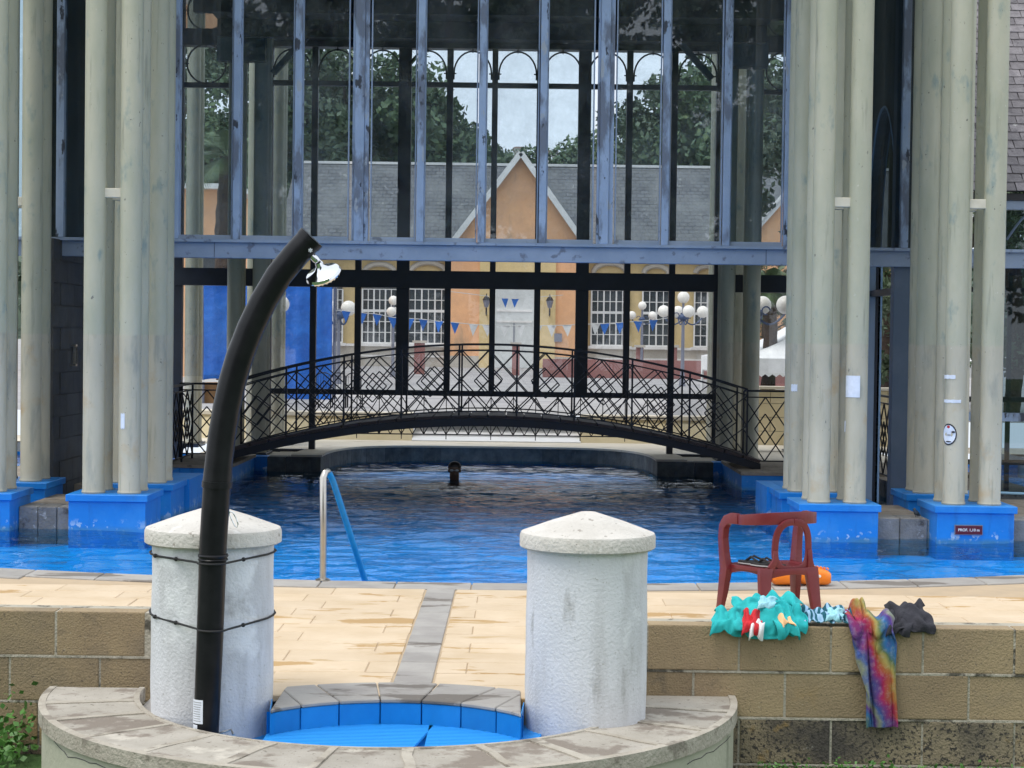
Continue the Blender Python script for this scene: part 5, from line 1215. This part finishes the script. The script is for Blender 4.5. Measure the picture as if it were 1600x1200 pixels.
# low maroon walls and bollards in the yard
mw = one('maroon_wall', MB().box(A(848,575,50).x, A(1130,575,50).x, 50, 50.4, .35, A(950,562,50).z), m_maroonwall, 'low maroon brick wall running across the yard in front of the hall', 'wall')
for px, py, w_, lab in ((655,533,16,'second from the left'),(735,535,0,''),(806,536,12,'in front of the pale hall door'),(907,538,12,'left of the small globe lamp'),(1000,540,11,'beside the small globe lamp'),(1053,540,10,'left of the tall globe lamp')):
    if not w_: continue
    D = 52; a = A(px-w_/2, 560, D); b = A(px+w_/2, 560, D); r_ = thing('brick_post', 'maroon brick gate post in the yard, ' + ('under the second hall window from left' if px == 655 else lab), 'post', ((a.x+b.x)/2, D, .35), 'maroon brick posts in the yard')
    part('shaft', MB().box(a.x, b.x, D, D+.3, .35, A(px, py+3, D).z), m_maroonwall, r_); part('cap', MB().box(a.x-.05, b.x+.05, D-.05, D+.35, A(px, py+3, D).z+.002, A(px, py-1, D).z), m_base, r_)

# globe lamps
def globe_lamp(px, ybase, ytop, D, gr, arms, label, topglobe=True, pole=.045, armr=None):
    b = gz(px, ybase, .35) if D is None else A(px, ybase, D); D = b.y if D is None else D; b = Vector((A(px, (ybase+ytop)/2, D).x, D, .35))
    root = thing('globe_lamp', label, 'street lamp', b, 'globe street lamps'); zt = A(px, ytop, D).z; r = gr/(F/D); zr_ = zt - r*(3.4 if topglobe else 1.0)
    part('pole', MB().tube([(b.x,D,.35),(b.x,D,.7),(b.x,D,zr_-.2),(b.x,D,zr_+ (r*1.4 if topglobe else 0))], [pole*1.8,pole,pole*.8,pole*.6], 12), m_greypost, root, smooth=True)
    part('hub', MB().sphere((b.x,D,zr_-r*.9), r*.8, 12, 8, (1,1,.7)), m_lampmetal, root, smooth=True)
    R0 = armr or r*2.9
    for a in arms:
        dx, dy = math.cos(R(a))*R0, math.sin(R(a))*R0
        g = MB(); g.tube([(b.x+dx*t, D+dy*t, zr_-r*1.1-r*1.1*math.sin(math.pi*t)+ (r*.25*t)) for t in [i/8 for i in range(9)]], r*.13, 6)
        g.tube([(b.x+dx*.35+math.cos(t)*r*.45*math.cos(R(a)), D+dy*.35, zr_-r*.6+math.sin(t)*r*.45) for t in [2*math.pi*i/10 for i in range(9)]], r*.09, 5)
        part('arm', g, m_lampmetal, root, smooth=True); part('globe', MB().sphere((b.x+dx, D+dy, zr_+r*.05), r, 20, 12), m_globe, root, smooth=True)
    if topglobe: part('globe', MB().sphere((b.x,D,zt-r), r, 20, 12), m_globe, root, smooth=True)
    return root
globe_lamp(1067, 600, 455, 42, 9.5, (10, 100, 190, 280), 'tall globe lamp with five opal globes right of centre in the yard', armr=.47)
globe_lamp(1003, 570, 471, 52, 6.5, (5, 185), 'smaller three globe lamp behind a brick post', armr=.30)
globe_lamp(529, 600, 470, 40, 12, (20, 200), 'globe lamp beside the blue tarpaulin edge', topglobe=False, armr=.22)
globe_lamp(614, 600, 462, 48, 7.5, (80, 260), 'globe lamp half hidden by the left wide steel post', armr=.2)
globe_lamp(1180, 610, 462, 30, 14.5, (3, 250, 70), 'globe lamp by the palm and marquee at right', topglobe=False, armr=.50)
globe_lamp(395, 610, 462, 29, 13.5, (0, 180), 'globe lamp hidden between the left inner columns, before the blue tarpaulin', topglobe=False, armr=.45)

# blue tarpaulins
def tarp(x0, x1, y0, y1, D, label):
    a, b = A(x0, 520, D), A(x1, 520, D); z1, z0 = A((x0+x1)/2, y0, D).z, A((x0+x1)/2, y1, D).z
    root = thing('blue_tarpaulin', label, 'tarpaulin', ((a.x+b.x)/2, D, .35), 'blue tarpaulins'); g = MB()
    g.grid(lambda u, v: (a.x+(b.x-a.x)*u, D+.035*math.sin(u*7+v*4)+.012*math.sin(u*21+1), z0+(z1-z0)*v+.02*math.sin(u*8)), 50, 20); o = part('cloth', g, m_tarp, root, smooth=True); md = o.modifiers.new('t', 'SOLIDIFY'); md.thickness = .01
    part('pole', MB().tube([(a.x-.03, D+.14, .35), (a.x-.03, D+.14, z1)], .03, 10).tube([(b.x+.03, D+.14, .35), (b.x+.03, D+.14, z1)], .03, 10), m_greypost, root, smooth=True)
    part('hem', MB().box(a.x, b.x, D-.13, D-.12, z0-.03, z0+.0), m_marquee, root)
tarp(318, 420, 435, 594, 27.5, 'hanging blue tarpaulin seen left of the black shower pipe'); tarp(425, 519, 425, 645, 30, 'larger blue tarpaulin right of the curved shower pipe, reaching lower')
one('wooden_box', MB().box(A(317,620,27.6).x, A(356,620,27.6).x, 27.7, 28.3, .35, A(335,598,27.6).z), M('brown_wood', (.22,.12,.05), (.28,.16,.07), 3, rough=.8), 'brown wooden crate below the left tarpaulin', 'crate')
# bunting
bt = thing('bunting', 'string of blue and white pennants across the yard', 'bunting', A(770,505,32)); kb = 32
ctl = [(520,484),(590,491),(614,496),(662,499),(686,502),(711,504),(740,507),(761,508),(789,509),(813,509),(840,509),(862,508.5),(886,508),(931,506),(945,505.5),(969,504),(997,502),(1030,499),(1060,494)]
part('string', MB().tube([A(x,y,kb) for x, y in ctl], .008, 6), m_string, bt)
def pennant(px, py, m, parent, D, k=1.0):
    c = A(px, py, D); w_, h_ = 7.6/(F/D)*k, 18/(F/D)*k; tw_ = random.uniform(-.5,.5); dx, dy = math.cos(tw_)*w_, math.sin(tw_)*w_
    g = MB(); sw_ = random.uniform(-.02,.02); vs = [(c.x-dx,c.y-dy,c.z),(c.x+dx,c.y+dy,c.z),(c.x+sw_,c.y+random.uniform(-.03,.03),c.z-h_)]
    g.add(vs + [(a,b+.004,z) for a,b,z in vs], [(0,1,2),(5,4,3),(0,3,4,1),(1,4,5,2),(2,5,3,0)]); part('pennant', g, m, parent)
for px, py, b_ in [(541,486,1),(566,489,1),(590,491,1),(614,496,1),(640,498,1),(662,499,1),(686,502,1),(711,504,1),(740,507,0),(761,508,0),(789,509,0),(813,509,0),(840,509,0),(862,508.5,0),(886,508,0),(910,507,0),(931,506,0),(945,505.5,1),(969,504,1),(997,502,1),(1021,500,1)]: pennant(px, py, m_flagb if b_ else m_flagw, bt, kb)
bt2 = thing('bunting', 'short upper string with two blue pennants in front of the pale door', 'bunting', A(797,466,33)); part('string', MB().tube([A(700,455,33), A(789,466,33), A(805,467,33), A(880,461,33)], .006, 6), m_string, bt2)
for px in (789, 805): pennant(px, 466.5, m_flagb, bt2, 33, .8)
# marquee
mq = thing('marquee', 'white pointed marquee tent behind the garden wall at right', 'tent', (A(1300,580,33).x, 35, .35))
mx0, mx1 = A(1150,585,33).x, A(1560,585,33).x; mze = A(1200,560,33).z; mzp = A(1380,455,36).z; my0, my1 = 33, 39; mxc, myc = (mx0+mx1)/2, 36
def roofp(a, b):
    return MB().grid(lambda u, v: tuple((Vector(a)*(1-u)+Vector(b)*u)*(1-v)+Vector((mxc,myc,mzp))*v-Vector((0,0,.30*math.sin(math.pi*v)*(1-v*.3)))), 12, 10)
cs = [(mx0,my0,mze),(mx1,my0,mze),(mx1,my1,mze),(mx0,my1,mze)]
for i in range(4): part('roof_panel', roofp(cs[i], cs[(i+1) % 4]), m_marquee, mq, smooth=True)
g = MB()
for i in range(4):
    a, b = Vector(cs[i]), Vector(cs[(i+1) % 4]); n = 36
    for k in range(n):
        p, q_2 = a.lerp(b, k/n), a.lerp(b, (k+1)/n); m_ = (p+q_2)/2; h_ = .34
        g.add([p, q_2, q_2-Vector((0,0,h_*.86)), m_-Vector((0,0,h_)), p-Vector((0,0,h_*.86))], [(0,1,2,3,4)])
part('valance', g, m_marquee, mq)
for c in cs: part('leg', MB().tube([(c[0],c[1],.35), c], .03, 8), m_marquee, mq)
one('maroon_fence', MB().box(A(1150,600,40).x, A(1500,600,40).x, 40.5, 40.8, .35, A(1200,585,40).z), m_maroonwall, 'maroon wall seen under the marquee edge', 'wall')
# little garden table things behind the lattice
for px in (505, 528, 552):
    r_ = thing('garden_chair', 'slender dark garden chair behind the bridge, ' + {505:'leftmost of three',528:'middle of three',552:'rightmost of three'}[px], 'chair', A(px,648,26.5), 'dark garden chairs'); c = Vector((A(px,640,26.5).x, 26.5, .35))
    g = MB()
    for s in (-1, 1):
        for d in (0, .3): g.bar((c.x+s*.11, c.y+d, .35), (c.x+s*.11, c.y+d, .58 if d else .80), .015)
    part('frame', g, m_iron, r_); part('seat', MB().box(c.x-.12, c.x+.12, c.y, c.y+.3, .57, .59), m_iron, r_); g = MB()
    g.tube([(c.x+.11*math.cos(t), c.y, .80+.07*math.sin(t)) for t in [math.pi*i/8 for i in range(9)]], .008, 6)
    for k in range(-2, 3): g.bar((c.x+k*.04, c.y, .6), (c.x+k*.04, c.y, .83), .006)
    part('backrest', g, m_iron, r_)

# ------------------------------------------------------------------ vegetation
def leafmesh(name, centers, size, m, flat=.5, aspect=1.0):
    n = len(centers); a = rng.normal(size=(n,3)); a /= np.linalg.norm(a,axis=1)[:,None]; b = rng.normal(size=(n,3)); b[:,2] *= flat; b -= a*(a*b).sum(1)[:,None]; b /= np.linalg.norm(b,axis=1)[:,None]
    s = (size*rng.uniform(.6,1.3,size=n))[:,None]; c = centers
    v = np.stack([c-a*s*.5, c-b*s*.28*aspect, c+a*s*.5, c+b*s*.28*aspect], axis=1).reshape(-1,3)
    me = bpy.data.meshes.new(name); me.vertices.add(4*n); me.vertices.foreach_set('co', v.ravel()); me.loops.add(4*n); me.loops.foreach_set('vertex_index', np.arange(4*n)); me.polygons.add(n)
    me.polygons.foreach_set('loop_start', np.arange(0,4*n,4)); me.update(calc_edges=True); me.materials.append(m); return me
def crown_pts(n, rx, ry, rz, nclump, seed, pointed=0, spread=.22):
    rg = np.random.default_rng(seed); cl_ = []
    while len(cl_) < nclump:
        p = rg.uniform(-1,1,3)
        r = np.linalg.norm(p)
        if r > 1 or r < .25: continue
        if pointed and (p[0]**2+p[1]**2)**.5 > (1-p[2])/2*1.1: continue
        cl_.append(p)
    cl_ = np.array(cl_); k = rg.integers(0, nclump, n); sc_ = rg.uniform(.6,1.3,nclump)[k]
    d = rg.normal(size=(n,3)); d /= np.linalg.norm(d,axis=1)[:,None]; d *= (rg.uniform(0,1,n)**.45)[:,None]*spread*sc_[:,None]; d[:,2] *= .7
    return (cl_[k]+d)*np.array([rx,ry,rz])
def treemesh(seed, m, n, rx, rz, H, size, nclump, pointed=0, spread=.22, dark=None):
    cr = leafmesh('crown', crown_pts(n, rx, rx, rz, nclump, seed, pointed, spread)+np.array([0,0,H-rz]), size, m)
    rr = random.Random(seed); g = MB(); g.tube([(0,0,0),(.1,0,H*.3),(-.05,.05,H*.55),(.0,0,H*.85)], [H*.032,H*.024,H*.016,H*.005], 10)
    for k in range(9):
        a = rr.uniform(0,6.28); z = H*rr.uniform(.25,.75); l = rx*rr.uniform(.5,.9); g.tube([(0,0,z),(math.cos(a)*l*.5, math.sin(a)*l*.5, z+l*.35),(math.cos(a)*l, math.sin(a)*l, z+l*.55)], [H*.012,H*.007,H*.002], 6)
    tk = g.mesh('trunk', smooth=True); tk.materials.append(m_bark); return cr, tk
def tree(meshes, loc, label, s=1.0, rz=0, group='trees beyond the hall', nm='broadleaf_tree', sz=None):
    r = thing(nm, label, 'tree', loc, group); r.rotation_euler = (0,0,rz); r.scale = (s, s, sz or s)
    for n_, me in (('crown', meshes[0]), ('trunk', meshes[1])):
        o = bpy.data.objects.new(n_, me); col.objects.link(o); o.parent = r
    return r
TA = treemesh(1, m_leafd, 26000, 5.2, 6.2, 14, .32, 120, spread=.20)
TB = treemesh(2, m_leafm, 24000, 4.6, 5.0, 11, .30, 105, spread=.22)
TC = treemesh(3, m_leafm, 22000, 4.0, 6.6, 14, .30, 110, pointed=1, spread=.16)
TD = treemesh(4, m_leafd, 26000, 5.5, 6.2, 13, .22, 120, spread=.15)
def T(px, top, D, mesh, label, H, **k):
    p = A(px, 400, D); s = (A(px, top, D).z-.35)/H; tree(mesh, (p.x, D, .35), label, s=s, rz=random.uniform(0,6), **k)
T(470, 30, 84, TA, 'tall dark tree behind the left end of the slate roof', 14)
T(395, 10, 88, TA, 'tallest dark tree, rising behind the left inner columns', 14)
T(545, 70, 86, TB, 'broad tree with ragged edge against the sky, left of centre', 11)
T(600, 135, 92, TB, 'mid green tree left of the small far trees, behind the roof', 11)
T(330, 85, 60, TC, 'leafy tree behind the orange house at far left', 14)
T(660, 178, 100, TB, 'rounded tree behind the ridge, beside the left wide mullion', 11)
T(712, 186, 104, TA, 'rounded dark tree behind the ridge, just left of centre', 14)
T(757, 214, 106, TB, 'low tree behind the ridge left of the gable peak', 11)
T(965, 208, 108, TB, 'low bushy tree behind the ridge right of the gable', 11)
T(1015, 150, 96, TC, 'bright green pointed tree right of the gable', 14)
T(1060, 115, 88, TA, 'tall dark tree behind the right end of the slate roof', 14)
T(1120, 70, 84, TA, 'tallest tree on the right side, behind the inner right columns', 14)
T(1205, 70, 80, TB, 'dense tree filling the right round-ornament window', 11)
T(905, 228, 120, TB, 'small low tree right of the distant houses', 11)
tree(TD, (6.6, 27.5, .35), 'dark tree close behind the pointed arch at right', s=.62, group='garden trees')
tree(TD, (9.6, 24.5, .35), 'dark tree behind the slate roofed side wing', s=.55, rz=2, group='garden trees')
b_ = tree(TD, (A(1196,365,58).x, 58, .35), 'small round shrub at the foot of the right gable', s=.30, group='garden trees')
# big trees behind the viewpoint, mirrored in the glass
for i, (x, y, s, me) in enumerate(((-10,-27,1.15,TD),(-2.5,-30,1.25,TD),(5.5,-28,1.2,TD),(-19,-32,1.3,TA),(15,-31,1.3,TA),(3.0,-40,1.5,TA),(-8,-42,1.6,TA))):
    tree(me, (x, y, -.35), ['spreading', 'tall', 'leaning', 'broad', 'round', 'high', 'thick'][i] + ' park tree behind the viewpoint, seen only as a reflection', s=s, rz=i, group='park trees mirrored in the glass')
# hill and far houses
g = MB(); g.grid(lambda u, v: (-400+800*u, 300+260*v, .3 + v*(26+9*mnoise.noise(Vector((u*6, v*2, 1)))+2.5*mnoise.noise(Vector((u*40, v*9, 5))))), 120, 24); struct('hills', g, m_hill, smooth=True)
hc = np.concatenate([np.stack([rng.uniform(-130,130,9000), rng.uniform(300,520,9000), np.zeros(9000)], 1)]); hv = (hc[:,1]-300)/260
hc[:,2] = .3+hv*26+rng.uniform(0,5,9000)
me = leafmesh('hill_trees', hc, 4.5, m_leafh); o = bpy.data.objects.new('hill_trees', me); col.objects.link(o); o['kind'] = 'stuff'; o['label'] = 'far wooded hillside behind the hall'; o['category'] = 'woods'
for px, py, w_, h_, lab in ((855,240,13,9,'white house on the far hill, right of the gable peak'),(812,233,18,6,'pale roofed farm on the far hill above the gable peak'),(868,238,8,6,'small pale house at the right end of the far hill')):
    D = 290; c = A(px, py, D); k = D/F; r_ = thing('distant_house', lab, 'house', (c.x, D, c.z-h_*k), 'houses on the far hill')
    part('wall', MB().box(c.x-w_*k/2, c.x+w_*k/2, D, D+6, c.z-h_*k-3, c.z+h_*k*.3), m_house, r_); part('roof', MB().poly([(c.x-w_*k*.6,c.z+h_*k*.3),(c.x+w_*k*.6,c.z+h_*k*.3),(c.x+w_*k*.35,c.z+h_*k*.6),(c.x-w_*k*.35,c.z+h_*k*.6)], D-.3, D+6), M('far_roof', (.35,.25,.2), None), r_)
    for s in (-.28, .22): part('window', MB().box(c.x+w_*k*s-.15*h_*k, c.x+w_*k*s+.15*h_*k, D-.05, D-.001, c.z-h_*k*.5, c.z), m_wpane, r_)
# palms
def palm(loc, H, L, label, nfr=22, tr=.16):
    r = thing('palm_tree', label, 'palm tree', loc, 'palms in the garden'); x, y, z = loc; g = MB(); n = int(H/.18)
    pts = [(x+.05*math.sin(i*.3), y, z+H*i/n) for i in range(n+1)]; g.tube(pts, [tr*(1+.12*(i % 2)) for i in range(n+1)], 10); part('trunk', g, m_palmbark, r)
    for k in range(nfr):
        a = 2.4*k; el = R(70-110*k/nfr); g = MB(); c0 = Vector((x,y,z+H)); d0 = Vector((math.cos(a)*math.cos(el), math.sin(a)*math.cos(el), math.sin(el))); side = d0.cross(Vector((0,0,1))).normalized(); P_ = []
        for i in range(9):
            t = i/8; P_.append(c0+d0*L*t-Vector((0,0,L*.42*t*t)))
        g.tube(P_, [.018*(1-.1*i) for i in range(9)], 4)
        for i in range(22):
            t = .15+.85*i/22; j = min(7, int(t*8)); p = P_[j].lerp(P_[j+1], t*8-j); ll = L*.30*math.sin(math.pi*min(1, t*.9+.1))+.05
            for s in (-1, 1):
                e = p+side*s*ll*.8+(P_[j+1]-P_[j]).normalized()*ll*.5-Vector((0,0,ll*.35)); w_ = (P_[j+1]-P_[j]).normalized()*.018; g.add([p-w_, p+w_, e], [(0,1,2)])
        part('frond', g, m_palml, r)
pl_ = A(352,400,36); palm((pl_.x, 36, .35), A(350,245,36).z-.35, 1.1, 'palm crown in front of the orange house at far left')
pr_ = A(1206,500,34); palm((pr_.x, 34.5, .35), A(1206,448,34.5).z-.35, .8, 'palm behind the right globe lamp and marquee', tr=.13)
pr_ = A(1393,500,31); palm((pr_.x, 31.5, .35), A(1393,430,31.5).z-.35, 1.0, 'palm seen through the pointed arch opening', tr=.13)
pr_ = A(1583,500,27); palm((pr_.x, 27, .35), 3.2, 1.0, 'palm behind the glazed side wing', tr=.12)
# ground cover in the lower left corner and weeds along the wall foot
n = 2600; c = np.stack([rng.uniform(-3.1,-1.97,n), rng.uniform(6.9,7.44,n), np.zeros(n)], 1); c[:,2] = -.33+.09*np.abs(rng.normal(size=n))*np.clip((c[:,0]+2.9)*1.2+.45,.3,1.1)
me = leafmesh('ground_cover', c, .030, m_ivy, aspect=1.6); o = bpy.data.objects.new('ground_cover', me); col.objects.link(o); tag(o, 'small bright green leaves growing at the foot of the left parapet', 'plants', kind='stuff')
n = 900; c = np.stack([rng.uniform(1.0,2.9,n), rng.uniform(7.18,7.30,n), np.zeros(n)], 1); c[:,2] = -.345+.02*np.abs(rng.normal(size=n)); me = leafmesh('weeds', c, .02, m_ivy, aspect=1.2); o = bpy.data.objects.new('weeds', me); col.objects.link(o); tag(o, 'tiny weeds along the foot of the right parapet', 'plants', kind='stuff')
bpy.context.view_layer.update()
